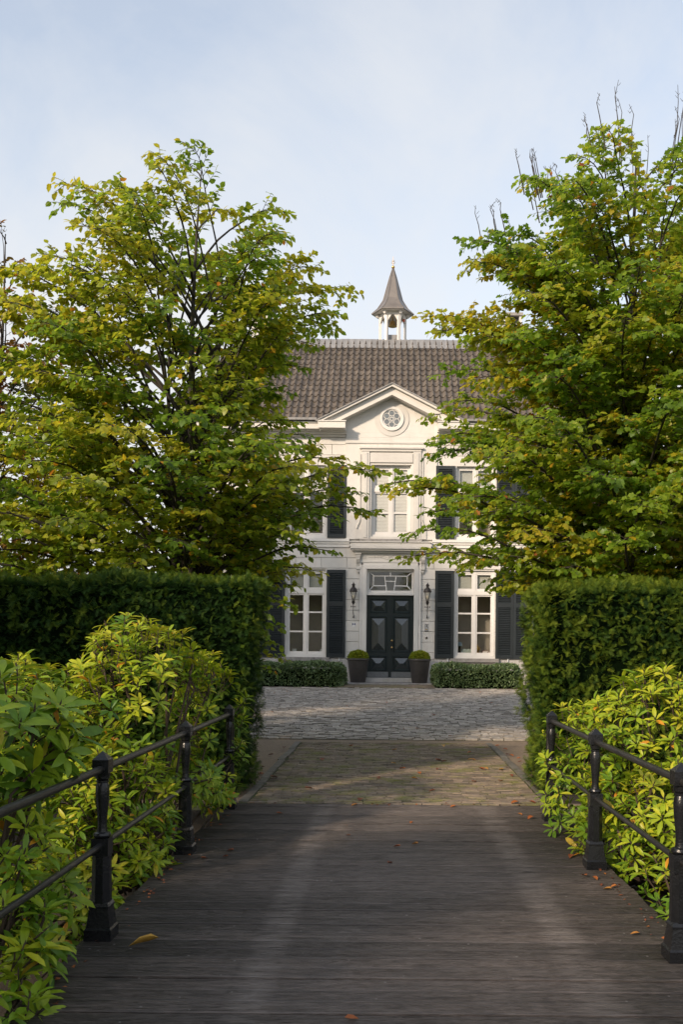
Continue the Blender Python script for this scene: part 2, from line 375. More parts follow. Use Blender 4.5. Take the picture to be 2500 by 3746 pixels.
class MB:
    """collects world-space shapes; build() links them as one mesh object"""
    def __init__(s):
        s.v = []; s.f = []; s.t = []
    def add(s, vs, fs, tint=None):
        n = len(s.v)
        s.v += [tuple(p) for p in vs]
        s.f += [tuple(i + n for i in f) for f in fs]
        if tint is not None or s.t:
            while len(s.t) < len(s.f) - len(fs): s.t.append(0.0)
            s.t += [tint or 0.0] * len(fs)
        return s
    def box(s, x0, x1, y0, y1, z0, z1, tint=None):
        v = [(x0, y0, z0), (x1, y0, z0), (x1, y1, z0), (x0, y1, z0), (x0, y0, z1), (x1, y0, z1), (x1, y1, z1), (x0, y1, z1)]
        return s.add(v, [(0, 3, 2, 1), (4, 5, 6, 7), (0, 1, 5, 4), (1, 2, 6, 5), (2, 3, 7, 6), (3, 0, 4, 7)], tint)
    def cbox(s, x0, x1, y0, y1, z0, z1, c=.008):
        """box with chamfered front (-y) edges"""
        v = [(x0 + c, y0, z0 + c), (x1 - c, y0, z0 + c), (x1 - c, y0, z1 - c), (x0 + c, y0, z1 - c),
             (x0, y0 + c, z0), (x1, y0 + c, z0), (x1, y0 + c, z1), (x0, y0 + c, z1),
             (x0, y1, z0), (x1, y1, z0), (x1, y1, z1), (x0, y1, z1)]
        f = [(0, 1, 2, 3), (4, 5, 1, 0), (5, 6, 2, 1), (6, 7, 3, 2), (7, 4, 0, 3), (8, 9, 5, 4), (9, 10, 6, 5), (10, 11, 7, 6), (11, 8, 4, 7), (11, 10, 9, 8)]
        return s.add(v, f)
    def frustum(s, c, r0, r1, z0, z1, n=4, rot=None, cap=True):
        rot = math.pi / n if rot is None else rot
        v = []
        for r, z in ((r0, z0), (r1, z1)):
            for i in range(n):
                a = rot + 2 * math.pi * i / n
                v.append((c[0] + r * math.cos(a), c[1] + r * math.sin(a), z))
        f = [(i, (i + 1) % n, n + (i + 1) % n, n + i) for i in range(n)]
        if cap: f += [tuple(range(n - 1, -1, -1)), tuple(range(n, 2 * n))]
        return s.add(v, f)
    def lathe(s, c, prof, n=16, rot=0.0, cap=True, sx=1.0, sy=1.0):
        v = []; f = []
        for r, z in prof:
            for i in range(n):
                a = rot + 2 * math.pi * i / n
                v.append((c[0] + sx * r * math.cos(a), c[1] + sy * r * math.sin(a), c[2] + z))
        for k in range(len(prof) - 1):
            for i in range(n):
                j = (i + 1) % n
                f.append((k * n + i, k * n + j, (k + 1) * n + j, (k + 1) * n + i))
        if cap:
            f.append(tuple(range(n - 1, -1, -1)))
            f.append(tuple(range((len(prof) - 1) * n, len(prof) * n)))
        return s.add(v, f)
    def sphere(s, c, r, n=12, m=8, sz=1.0):
        prof = [(max(1e-4, r * math.sin(math.pi * k / m)), -r * sz * math.cos(math.pi * k / m)) for k in range(m + 1)]
        return s.lathe(c, prof, n)
    def tube(s, pts, rad, n=6, cap=True):
        pts = [Vector(p) for p in pts]
        if not isinstance(rad, (list, tuple)): rad = [rad] * len(pts)
        v = []; f = []
        d0 = (pts[1] - pts[0]).normalized()
        u = d0.cross(Vector((0, 0, 1)))
        if u.length < .05: u = d0.cross(Vector((1, 0, 0)))
        u.normalize()
        for k, p in enumerate(pts):
            a = pts[max(0, k - 1)]; b = pts[min(len(pts) - 1, k + 1)]
            d = (b - a).normalized()
            u = (u - d * u.dot(d))
            if u.length < 1e-5: u = d.orthogonal()
            u.normalize()
            w = d.cross(u)
            for i in range(n):
                an = 2 * math.pi * i / n
                v.append(p + (u * math.cos(an) + w * math.sin(an)) * rad[k])
        for k in range(len(pts) - 1):
            for i in range(n):
                j = (i + 1) % n
                f.append((k * n + i, k * n + j, (k + 1) * n + j, (k + 1) * n + i))
        if cap:
            f.append(tuple(range(n - 1, -1, -1))); f.append(tuple(range((len(pts) - 1) * n, len(pts) * n)))
        return s.add(v, f)
    def xz(s, poly, y0, y1):
        """polygon in the XZ plane (counter-clockwise seen from -y) given depth"""
        n = len(poly)
        v = [(x, y0, z) for x, z in poly] + [(x, y1, z) for x, z in poly]
        f = [tuple(range(n)), tuple(range(2 * n - 1, n - 1, -1))]
        f += [((i + 1) % n, i, n + i, n + (i + 1) % n) for i in range(n)]
        return s.add(v, f)
    def build(s, name, mat, parent=None, smooth=False, kind=None):
        o0 = origin_of(parent)
        me = bpy.data.meshes.new(name)
        me.from_pydata([(p[0] - o0.x, p[1] - o0.y, p[2] - o0.z) for p in s.v], [], s.f)
        me.materials.append(mat)
        if s.t:
            while len(s.t) < len(s.f): s.t.append(0.0)
            a = me.attributes.new('tint', 'FLOAT', 'FACE')
            a.data.foreach_set('value', s.t)
        if smooth:
            me.polygons.foreach_set('use_smooth', [True] * len(me.polygons))
            if smooth != 'all':
                try: me.set_sharp_from_angle(angle=R(38))
                except Exception: pass
        me.update()
        o = link(name, me, parent)
        if kind: o['kind'] = kind
        return o

def thing_mesh(name, mb, mat, base, label, cat, group=None, smooth=False):
    """a thing that is one mesh, origin at its base"""
    b = Vector(base)
    mb.v = [(p[0] - b.x, p[1] - b.y, p[2] - b.z) for p in mb.v]
    o = mb.build(name, mat, None, smooth)
    o.location = b
    ORIG[o.name] = b
    return tag(o, label, cat, group)

def tri_mesh(name, V, F, mat, tint=None, smooth=False):
    """fast numpy triangle mesh"""
    me = bpy.data.meshes.new(name)
    nv, nf = len(V), len(F)
    me.vertices.add(nv); me.loops.add(nf * 3); me.polygons.add(nf)
    me.vertices.foreach_set('co', np.ascontiguousarray(V, dtype=np.float32).ravel())
    me.loops.foreach_set('vertex_index', np.ascontiguousarray(F, dtype=np.int32).ravel())
    me.polygons.foreach_set('loop_start', np.arange(0, nf * 3, 3, dtype=np.int32))
    if smooth: me.polygons.foreach_set('use_smooth', np.ones(nf, dtype=bool))
    if tint is not None:
        a = me.attributes.new('tint', 'FLOAT', 'FACE')
        a.data.foreach_set('value', np.ascontiguousarray(tint, dtype=np.float32))
    me.materials.append(mat)
    me.update(calc_edges=True)
    return me

# leaf shapes: x across, y along, z up
OVATE = (np.array([(0, 0, 0), (-.34, .28, .06), (0, .33, 0), (.34, .28, .06), (-.30, .66, .03), (0, .70, -.03), (.30, .66, .03), (0, 1.02, -.12)], float),
         np.array([(0, 2, 1), (0, 3, 2), (1, 2, 5), (1, 5, 4), (2, 3, 6), (2, 6, 5), (4, 5, 7), (5, 6, 7)]))
LOBED = (np.array([(0, 0, 0), (-.42, .22, .07), (0, .33, 0), (.42, .22, .07), (-.26, .42, .05), (.26, .42, .05), (-.40, .66, .03), (.40, .66, .03), (0, .72, -.03), (0, 1.05, -.13)], float),
         np.array([(0, 2, 1), (0, 3, 2), (1, 2, 4), (2, 3, 5), (4, 2, 8), (2, 5, 8), (4, 8, 6), (5, 7, 8), (6, 8, 9), (8, 7, 9)]))
LANCE = (np.array([(0, 0, 0), (-.11, .22, .035), (0, .22, 0), (.11, .22, .035), (-.165, .5, .02), (0, .5, -.035), (.165, .5, .02), (-.12, .8, -.06), (0, .8, -.11), (.12, .8, -.06), (0, 1.0, -.2)], float),
         np.array([(0, 2, 1), (0, 3, 2), (1, 2, 5), (1, 5, 4), (2, 3, 6), (2, 6, 5), (4, 5, 8), (4, 8, 7), (5, 6, 9), (5, 9, 8), (7, 8, 10), (8, 9, 10)]))
SMALL = (np.array([(0, 0, 0), (-.3, .5, .05), (.3, .5, .05), (0, 1, -.1)], float), np.array([(0, 2, 1), (1, 2, 3)]))
def yew_shape():
    v = []; f = []
    for k in range(6):
        y = .1 + .15 * k
        L = .34 * (1 - .07 * k)
        for sgn in (-1, 1):
            b = len(v)
            v += [(0, y - .035, 0), (0, y + .045, 0), (sgn * L, y + .20, .06), (sgn * L * .85, y + .14, .05)]
            f += [(b, b + 3, b + 2), (b, b + 2, b + 1)]
    b = len(v)
    v += [(-.03, .9, 0), (.03, .9, 0), (0, 1.2, -.03)]
    f += [(b, b + 1, b + 2)]
    return np.array(v, float), np.array(f)
YEW = yew_shape()

def basis(D, Nn):
    D = D / np.linalg.norm(D, axis=1, keepdims=True)
    Nn = Nn - D * np.sum(D * Nn, axis=1, keepdims=True)
    l = np.linalg.norm(Nn, axis=1, keepdims=True); l[l < 1e-6] = 1
    Nn = Nn / l
    S = np.cross(D, Nn)
    return S, D, Nn

def leaves(name, shape, P, D, Nn, size, tint, mat, parent, n_single=0, single_name='leaf', kind='stuff', width=None, cam_pos=(0, 0, 1.65), order=None):
    """the nearest n_single leaves become parts of their own, the others one joined part"""
    V0, F0 = shape
    S, D, Nn = basis(D, Nn)
    w = np.ones(len(P)) if width is None else width
    o0 = np.array(origin_of(parent))
    if n_single:
        d = np.linalg.norm(P - np.array(cam_pos), axis=1) / size if order is None else order
        idx = np.argsort(d)
        near, far = idx[:n_single], idx[n_single:]
    else:
        near, far = np.array([], int), np.arange(len(P))
    if len(far):
        p, s, dd, nn, sz, tt, ww = P[far] - o0, S[far], D[far], Nn[far], size[far], tint[far], w[far]
        VV = p[:, None, :] + sz[:, None, None] * (V0[None, :, 0, None] * (s * ww[:, None])[:, None, :] + V0[None, :, 1, None] * dd[:, None, :] + V0[None, :, 2, None] * nn[:, None, :])
        FF = F0[None] + (np.arange(len(far)) * len(V0))[:, None, None]
        me = tri_mesh(name, VV.reshape(-1, 3), FF.reshape(-1, 3), mat, np.repeat(tt, len(F0)))
        o = link(name, me, parent)
        if kind: o['kind'] = kind
    if len(near):
        NB = 14
        proto = {}
        for i in near:
            k = int(min(NB - 1, max(0, tint[i] * NB)))
            if k not in proto:
                proto[k] = tri_mesh(single_name, V0, F0, mat, np.full(len(F0), (k + .5) / NB))
            o = bpy.data.objects.new(single_name, proto[k])
            COL.objects.link(o)
            o.parent = parent
            mtx = Matrix.Identity(4)
            for r in range(3):
                mtx[r][0] = S[i][r] * size[i] * w[i]; mtx[r][1] = D[i][r] * size[i]; mtx[r][2] = Nn[i][r] * size[i]
                mtx[r][3] = P[i][r] - o0[r]
            o.matrix_local = mtx

def ground_z(y):
    return 0.0 if y < 15.9 else min(.40, (y - 15.9) * .40 / 12.1)

# ------------------------------------------------------------------ the setting
# one ground sheet to the horizon with the ditch that the bridge crosses
def terrain():
    xs = [-900, -300, -100, -40, -20, -12, -8, -5, -3.5, -2.2, -1.72, 1.72, 2.2, 3.5, 5, 8, 12, 20, 40, 100, 300, 900]
    ys = [-900, -300, -100, -30, -10, -2, .2, 1.4, 2.4, 4.0, 5.5, 7.0, 8.4, 9.3, 9.5, 12, 15.9, 19, 22, 25, 28, 34, 45, 70, 150, 400, 1200]
    v = []; f = []
    for y in ys:
        for x in xs:
            z = ground_z(y) - .03
            if .2 < y < 9.4:
                z = -.03 - 1.35 * math.sin(math.pi * (y - .2) / 9.2) ** .7
            v.append((x, y, z))
    nx = len(xs)
    for j in range(len(ys) - 1):
        for i in range(nx - 1):
            f.append((j * nx + i, j * nx + i + 1, (j + 1) * nx + i + 1, (j + 1) * nx + i))
    mb = MB(); mb.add(v, f)
    o = mb.build('ground', M['ground'], None, smooth='all')
    o['kind'] = 'structure'
terrain()
mb = MB(); mb.add([(-40, 2.2, -1.05), (40, 2.2, -1.05), (40, 6.6, -1.05), (-40, 6.6, -1.05)], [(0, 1, 2, 3)])
mb.build('water', M['water'], None, kind='structure')
# dark leaf mould on the banks beside the bridge
for sx_, nm in ((-1, 'left'), (1, 'right')):
    mb = MB(); vs = []; fs = []
    xs = [1.70, 2.3, 3.2, 4.5, 7.0]; ys = [6.3, 7.0, 7.8, 8.6, 9.3, 9.9, 11.3]
    for y in ys:
        for x in xs:
            z = ground_z(y) - .03
            if y < 9.4: z = -.03 - 1.35 * math.sin(math.pi * (y - .2) / 9.2) ** .7
            vs.append((sx_ * x, y, z + .06))
    for j in range(len(ys) - 1):
        for i in range(len(xs) - 1):
            a = j * len(xs) + i
            q = (a, a + 1, a + 1 + len(xs), a + len(xs))
            fs.append(q if sx_ > 0 else q[::-1])
    mb.add(vs, fs); mb.build('bank', M['soil'], None, smooth='all', kind='structure')

def sheet(name, x0, x1, y0, y1, mat, lift, step=1.0):
    mb = MB(); n = max(1, int((y1 - y0) / step)); m = 8
    vs = []; fs = []
    for j in range(n + 1):
        y = y0 + (y1 - y0) * j / n
        for i in range(m + 1):
            vs.append((x0 + (x1 - x0) * i / m, y, ground_z(y) + lift))
    for j in range(n):
        for i in range(m):
            a = j * (m + 1) + i
            fs.append((a, a + 1, a + m + 2, a + m + 1))
    mb.add(vs, fs)
    return mb.build(name, mat, None, kind='structure')
sheet('gravel_bed', -9.0, 9.0, 9.5, 16.05, M['sand'], -.012)
sheet('gravel_border', -9.0, 9.0, 26.9, 30.3, M['sand'], -.008)

# -------- brick path
BRX0, BRX1 = -1.46, 1.66
path_o = sheet('brick_path', BRX0 - .1, BRX1 + .1, 9.5, 15.55, M['joint'], -.004)
ORIG[path_o.name] = Vector((0, 0, 0))
def brick_mesh(name, L, Wd, H, mat, seed):
    rnd = random.Random(seed)
    mb = MB(); c = .006
    j = lambda a: a + rnd.uniform(-.003, .003)
    x, y = L / 2, Wd / 2
    v = [(j(-x), j(-y), -H), (j(x), j(-y), -H), (j(x), j(y), -H), (j(-x), j(y), -H),
         (j(-x), j(-y), -c), (j(x), j(-y), -c), (j(x), j(y), -c), (j(-x), j(y), -c),
         (-x + c, -y + c, rnd.uniform(-.002, .002)), (x - c, -y + c, rnd.uniform(-.002, .002)), (x - c, y - c, rnd.uniform(-.002, .002)), (-x + c, y - c, rnd.uniform(-.002, .002))]
    f = [(8, 9, 10, 11), (0, 1, 5, 4), (1, 2, 6, 5), (2, 3, 7, 6), (3, 0, 4, 7), (4, 5, 9, 8), (5, 6, 10, 9), (6, 7, 11, 10), (7, 4, 8, 11)]
    return v, f
def paving(parent, piece, plural, x0, x1, y0, y1, L, Wd, gap, mat, lift, n_single, jit=.006, hj=.006, zvar=.01, Lvar=.0, nvar=6, sort_near=True):
    rnd = random.Random(len(piece) * 17)
    shapes = []
    for k in range(nvar):
        shapes.append(brick_mesh(piece, L, Wd, .05, mat, k))
    meshes = []
    for v, f in shapes:
        me = bpy.data.meshes.new(piece); me.from_pydata(v, [], f); me.materials.append(mat); meshes.append(me)
    spots = []
    y = y0 + Wd / 2; row = 0
    while y + Wd / 2 <= y1:
        x = x0 + (L / 2 if row % 2 else 0) + rnd.uniform(-.03, .03)
        while x < x1:
            s = 1 + rnd.uniform(-Lvar, Lvar)
            w = (L + gap) * s
            cx = x + w / 2
            a, b = max(x0, cx - w / 2), min(x1, cx + w / 2)
            if b - a > .06:
                spots.append(((a + b) / 2, y + rnd.uniform(-hj, hj), ground_z(y) + lift + rnd.uniform(-zvar, zvar), (b - a - gap) / L, rnd.uniform(-.02, .02) * (1 + jit * 40), rnd.randrange(nvar), rnd.random()))
            x += w
        y += Wd + gap; row += 1
    if sort_near:
        spots.sort(key=lambda q: (abs(q[0] - .02 * q[1] / 2) > .152 * q[1], q[1]))
    slope = .40 / 12.1 if y0 > 15.8 else 0.0
    for q in spots[:n_single]:
        o = bpy.data.objects.new(piece, meshes[q[5]])
        COL.objects.link(o); o.parent = parent
        o.location = q[:3]; o.scale = (q[3], 1, 1); o.rotation_euler = (slope + rnd.uniform(-.02, .02), rnd.uniform(-.02, .02), q[4])
    if len(spots) > n_single:
        mb = MB()
        for q in spots[n_single:]:
            v, f = shapes[q[5]]
            ca, sa = math.cos(q[4]), math.sin(q[4]); tl = rnd.uniform(-.03, .03)
            mb.add([(q[0] + (a * q[3]) * ca - b * sa, q[1] + (a * q[3]) * sa + b * ca, q[2] + c + b * (slope + tl)) for a, b, c in v], f, q[6])
        mb.build(plural, mat, parent, kind='stuff')
paving(path_o, 'brick', 'bricks', BRX0, BRX1, 9.5, 15.5, .193, .046, .012, M['brick'], .008, 300, zvar=.0055, hj=.003, Lvar=.06)
for sgn, xx in ((-1, BRX0 - .055), (1, BRX1 + .055)):
    y = 9.55; rnd = random.Random(3)
    while y < 15.45:
        L = rnd.uniform(.35, .6)
        mb = MB(); x_ = xx + rnd.uniform(-.012, .012)
        mb.cbox(x_ - .045, x_ + .045, y, min(15.5, y + L - .012), -.06, .014 + rnd.uniform(-.006, .006), .004)
        mb.build('kerb_stone', M['kerb'], path_o)
        y += L

# -------- cobbled court
court = sheet('cobbled_court', -7.5, 7.5, 15.97, 27.25, M['joint'], -.006)
ORIG[court.name] = Vector((0, 0, 0))
paving(court, 'cobblestone', 'cobblestones', -7.5, 7.5, 16.0, 27.2, .188, .098, .018, M['cobble'], .012, 300, zvar=.013, hj=.012, Lvar=.28)

# ------------------------------------------------------------------ the country house
HX, FY = 0.03, 30.0                       # middle of the house, facade plane
house = empty('country_house', (HX, FY, .40), 'white two storey country house with dark shutters, pantiled hip roof and bell turret', 'house')
HW = 6.9                                  # half width
BAYS = (-5.32, -2.77, 2.77, 5.32)
GZ0, GZ1 = 1.25, 4.12
UZ0, UZ1 = 5.14, 7.55
DOOR = (-.775, .775, .58, 4.14)
RIS = 1.50
def hb(mb, x0, x1, y0, y1, z0, z1):        # box in house coordinates (x from the middle, y from the facade)
    return mb.box(HX + x0, HX + x1, FY + y0, FY + y1, z0, z1)
openings = [(x - .665, x + .665, GZ0, GZ1) for x in BAYS] + [(x - .65, x + .65, UZ0, UZ1) for x in BAYS] + [DOOR, (-.655, .655, UZ0 + .06, UZ1)]
def grid_wall(mb, x0, x1, z0, z1, y0, y1, holes):
    xs = sorted({x0, x1, *[h[0] for h in holes], *[h[1] for h in holes]})
    xs = [x for x in xs if x0 <= x <= x1]
    for a, b in zip(xs, xs[1:]):
        m = (a + b) / 2
        zs = sorted([(max(z0, h[2]), min(z1, h[3])) for h in holes if h[0] < m < h[1]])
        z = z0
        for p, q in zs:
            if p > z: hb(mb, a, b, y0, y1, z, p)
            z = max(z, q)
        if z < z1: hb(mb, a, b, y0, y1, z, z1)
mb = MB()
grid_wall(mb, -HW, HW, .35, 8.62, .02, .36, openings)
hb(mb, -HW, -HW + .35, .36, 7.4, .35, 8.62); hb(mb, HW - .35, HW, .36, 7.4, .35, 8.62); hb(mb, -HW + .35, HW - .35, 7.4, 7.75, .35, 8.62)
wall = mb.build('wall', M['wall'], house)
# dim rooms
mb = MB()
hb(mb, -HW + .35, HW - .35, 1.4, 1.5, .5, 8.6); hb(mb, -HW + .35, HW - .35, .36, 3.6, .45, .55)
hb(mb, -HW + .35, HW - .35, .36, 3.6, 4.62, 4.72); hb(mb, -HW + .35, HW - .35, .36, 3.6, 8.2, 8.3)
for x in (-4.1, -1.25, 1.25, 4.1):
    hb(mb, x - .06, x + .06, .36, 3.6, .55, 8.2)
mb.build('room', M['room'], house)

# stone-like stucco blocks with open joints
def free_segments(z0, z1):
    blocked = []
    for h in openings:
        if h[2] < z1 - .06 and h[3] > z0 + .06:
            blocked.append((h[0], h[1]))
    if z0 < 4.7: blocked.append((-1.01, 1.01))
    else: blocked.append((-RIS, RIS))
    blocked.sort()
    x = -HW; out = []
    for a, b in blocked:
        if a > x + .05: out.append((x, a))
        x = max(x, b)
    if x < HW - .05: out.append((x, HW))
    return out
courses = [(1.20, 1.414)] + [(1.414 + .343 * k, 1.414 + .343 * (k + 1)) for k in range(9)] + [(4.501, 4.838)]
courses += [(5.12 + .343 * k, 5.12 + .343 * (k + 1)) for k in range(9)] + [(8.207, 8.45)]
for ci, (z0, z1) in enumerate(courses):
    for a, b in free_segments(z0, z1):
        n = max(1, round((b - a) / .85))
        cuts = [a + (b - a) * k / n for k in range(n + 1)]
        if ci % 2 and n > 1:
            sh = (b - a) / n / 2
            cuts = [a] + [c - sh for c in cuts[1:]] + [b]
        for p, q in zip(cuts, cuts[1:]):
            mb = MB()
            mb.cbox(HX + p + (.006 if p > a else 0), HX + q - (.006 if q < b else 0), FY - .012, FY + .019, z0 + .006, z1 - .006, .007)
            mb.build('block', M['wall'], wall)
# base course
mb = MB()
for a, b in ((-HW - .04, -1.02), (1.02, HW + .04)):
    hb(mb, a, b, -.05, .018, .33, 1.195)
mb.build('base_course', M['plinth'], house)
# string course between the floors
mb = MB()
for a, b in ((-HW - .02, -1.36), (1.36, HW + .02)):
    hb(mb, a, b, -.055, .018, 4.845, 4.95); hb(mb, a, b, -.085, .018, 4.953, 5.02)
    hb(mb, a, b, -.12, .018, 5.023, 5.11)
mb.build('string_course', M['trim'], house)
# projecting middle bay above the door
mb = MB()
grid_wall(mb, -RIS, RIS, 5.113, 8.44, -.055, .018, [(-.655, .655, UZ0 + .06, UZ1)])
bay = mb.build('middle_bay', M['wall'], house)
mb = MB()
hb(mb, -RIS - .03, RIS + .03, -.085, -.057, 8.24, 8.30)
hb(mb, -.98, .98, -.115, -.057, 7.98, 8.06); hb(mb, -1.04, 1.04, -.16, -.057, 8.063, 8.12)
for s in (-1, 1):
    a, b = sorted((s * .72, s * .97)); hb(mb, a, b, -.105, -.057, 5.12, 7.97)
    a, b = sorted((s * .79, s * .90)); hb(mb, a, b, -.130, -.107, 5.16, 7.93)
    a, b = sorted((s * 1.00, s * 1.05)); hb(mb, a, b, -.085, -.057, 5.75, 7.9)
    # scrolled foot of the surround
    pts = [(HX + s * (1.025 + .09 * math.sin(t * math.pi / 2) ** 2), FY - .075, 5.75 - .30 * t) for t in [i / 6 for i in range(7)]]
    mb.tube(pts, .028, 6)
    a, b = sorted((s * .97, s * 1.16)); hb(mb, a, b, -.09, -.057, 5.12, 5.42)
hb(mb, -.70, .70, -.100, -.057, 7.62, 7.92)
mb.build('window_surround', M['surround'], bay)

# cornice, gutter and returns at the pediment
mb = MB()
for s in (-1, 1):
    def sb(x0, x1, y0, y1, z0, z1):
        a, b = sorted((s * x0, s * x1)); hb(mb, a, b, y0, y1, z0, z1)
    sb(RIS + .02, HW + .10, -.10, .018, 8.45, 8.52); sb(RIS - .02, HW + .16, -.20, .018, 8.523, 8.58)
    sb(RIS - .02, HW + .22, -.30, .30, 8.583, 8.62)
    sb(RIS + .0, HW + .34, -.46, .30, 8.623, 8.80)
    sb(RIS + .0, HW + .38, -.50, .30, 8.803, 8.845)
    sb(HW + .003, HW + .22, .302, 7.9, 8.45, 8.62); sb(HW + .003, HW + .34, .302, 8.1, 8.623, 8.845)
    # return at the foot of the pediment
    sb(RIS + .0, RIS + .88, -.555, -.502, 8.635, 8.835)
    sb(RIS - .03, RIS + .92, -.585, -.502, 8.838, 8.87)
mb.build('cornice', M['cornice'], house)
mb = MB()
for s in (-1, 1):
    a, b = sorted((s * 2.42, s * (HW + .40)))
    hb(mb, a, b, -.60, -.44, 8.873, 8.945)
mb.build('gutter', M['lead'], house)

# pediment
AZ, SL, FX = 10.10, .50, 2.40              # apex height, slope, half width at the foot
mb = MB()
def chev(lo, hi, y0, y1, xw=FX):
    for s in (-1, 1):
        p = [(0, AZ - lo), (s * xw, AZ - SL * xw - lo), (s * xw, AZ - SL * xw - hi), (0, AZ - hi)]
        p = [(HX + x, z) for x, z in p]
        if s > 0: p = p[::-1]
        mb.xz(p[::-1], FY + y0, FY + y1)
chev(.045, .115, -.56, -.43); chev(.12, .36, -.43, .9, 2.33)
ped = mb.build('pediment', M['cornice'], house)
mb = MB(); chev(-.0, .04, -.60, 1.3, 2.46); mb.build('pediment_flashing', M['lead'], ped)
mb = MB(); mb.xz([(HX - 2.0, 8.60), (HX + 2.0, 8.60), (HX + 2.0, 8.75), (HX, 9.75), (HX - 2.0, 8.75)], FY - .05, FY + .10)
hb(mb, -RIS, RIS, -.055, .018, 8.443, 8.597)
mb.build('tympanum', M['wall'], ped)
# round flower window
def ring(mb, cx, cz, r0, r1, y0, y1, n=40):
    v = []; f = []
    for i in range(n):
        a = 2 * math.pi * i / n
        ca, sa = math.cos(a), math.sin(a)
        v += [(cx + r0 * ca, y0, cz + r0 * sa), (cx + r1 * ca, y0, cz + r1 * sa), (cx + r1 * ca, y1, cz + r1 * sa), (cx + r0 * ca, y1, cz + r0 * sa)]
    for i in range(n):
        a, b = 4 * i, 4 * ((i + 1) % n)
        f += [(a, a + 1, b + 1, b), (a + 1, a + 2, b + 2, b + 1), (a + 2, a + 3, b + 3, b + 2), (a + 3, a, b, b + 3)]
    mb.add(v, f)
RZ = 9.05
mb = MB(); ring(mb, HX, RZ, .40, .565, FY - .075, FY - .052, 48); mb.build('window_ring', M['surround'], ped)
mb = MB(); ring(mb, HX, RZ, .315, .395, FY - .115, FY - .05); ring(mb, HX, RZ, .285, .314, FY - .085, FY - .05)
rose = mb.build('round_window', M['trim'], ped)
mb = MB()
for k in range(6):
    a = math.pi / 2 + k * math.pi / 3
    cx, cz = HX + .178 * math.cos(a), RZ + .178 * math.sin(a)
    pts = [(cx + .092 * math.cos(t) * (1 + .1 * math.cos(t - a)), FY - .07, cz + .092 * math.sin(t) * (1 + .1 * math.cos(t - a))) for t in [2 * math.pi * i / 14 for i in range(15)]]
    mb.tube(pts, .0125, 5)
ring(mb, HX, RZ, .045, .068, FY - .08, FY - .06, 16)
mb.build('tracery', M['trim'], ped)
mb = MB(); mb.lathe((0, 0, 0), [(.29, 0), (.29, .006)], 32); mb.v = [(HX + a, FY - .062 - c, RZ + b) for a, b, c in mb.v]
mb.build('round_pane', M['dimpane'], ped)
mb = MB(); mb.lathe((0, 0, 0), [(.29, 0), (.29, .004)], 32); mb.v = [(HX + a, FY - .0695 - c, RZ + b) for a, b, c in mb.v]
mb.build('glass_disc', M['glass'], ped)

# -------- roof
EY, EZ, RYy, RZz = -.50, 8.92, 3.5, 12.77
EW, RW = 7.02, 5.62
SLEN = math.hypot(RYy - EY, RZz - EZ); CS, SN = (RYy - EY) / SLEN, (RZz - EZ) / SLEN
mb = MB()
t0 = .14
ex = EW - (EW - RW) * t0
ey, ez = EY + (RYy - EY) * t0, EZ + (RZz - EZ) * t0 - .05
by = 2 * RYy - ey
P = [(-ex, ey, ez), (ex, ey, ez), (ex, by, ez), (-ex, by, ez), (-RW, RYy, RZz - .05), (RW, RYy, RZz - .05)]
mb.add([(HX + x, FY + y, z) for x, y, z in P], [(0, 1, 5, 4), (2, 3, 4, 5), (1, 2, 5), (3, 0, 4)])
roof = mb.build('roof', M['tile'], house)
TP, RP = .213, .372
def tile_shape():
    n = 8; v = []; f = []; L = .43
    for k, s in enumerate((0, L)):
        lift = .034 if k == 0 else .0
        for i in range(n + 1):
            u = i / n
            h = .040 * math.cos(2 * math.pi * (u - .42)) + .013 * math.cos(4 * math.pi * (u - .40))
            v.append(((u - .5) * TP * 1.03, s, h + lift))
    for i in range(n + 1):
        u = i / n
        v.append((v[i][0], .004, v[i][2] - .022))
    for i in range(n):
        f.append((i, i + 1, n + 2 + i, n + 1 + i))
        f.append((2 * n + 2 + i, 2 * n + 3 + i, i + 1, i))
    return v, f
tv, tf = tile_shape()
tme = bpy.data.meshes.new('roof_tile'); tme.from_pydata(tv, [], tf); tme.materials.append(M['tile'])
tme.polygons.foreach_set('use_smooth', [True] * len(tme.polygons)); tme.set_sharp_from_angle(angle=R(50))
pitch = math.atan2(RZz - EZ, RYy - EY)
rowsn = int(SLEN / RP)
spots = []
ncol = int(2 * EW / TP)
rnd = random.Random(5)
for r in range(rowsn + 1):
    s = r * RP - .02
    t = s / SLEN
    hw = EW - (EW - RW) * t
    for c in range(ncol):
        x = -EW + TP * (c + .5)
        if abs(x) > hw - .06: continue
        y, z = EY + CS * s, EZ + SN * s
        if abs(x) < FX + .12 and z + .20 < AZ - SL * abs(x) + .02 and y < 1.2: continue
        if s > SLEN - .30: continue
        vis = 0 if -2.7 < x < 1.6 else (1 if abs(x) < 4.6 else 2)
        spots.append((vis, x, y, z, rnd.random()))
spots.sort(key=lambda q: (q[0], -q[2] if q[0] == 0 else abs(q[1])))
mbt = MB()
o0 = ORIG[house.name]
for i, (vis, x, y, z, q) in enumerate(spots):
    dx, dt, dz = rnd.uniform(-.004, .004), rnd.uniform(-.012, .012), rnd.uniform(-.004, .004)
    if i < 300:
        o = link('roof_tile', tme, roof, (HX + x + dx - o0.x, FY + y - o0.y, z + dz - o0.z))
        o.rotation_euler = (pitch + dt * .5, 0, dt * .6)
    else:
        mbt.add([(HX + x + dx + a, FY + y + b * CS - c * SN, z + dz + b * SN + c * CS) for a, b, c in tv], tf, q)
mbt.build('roof_tiles', M['tile'], roof, kind='stuff', smooth=True)
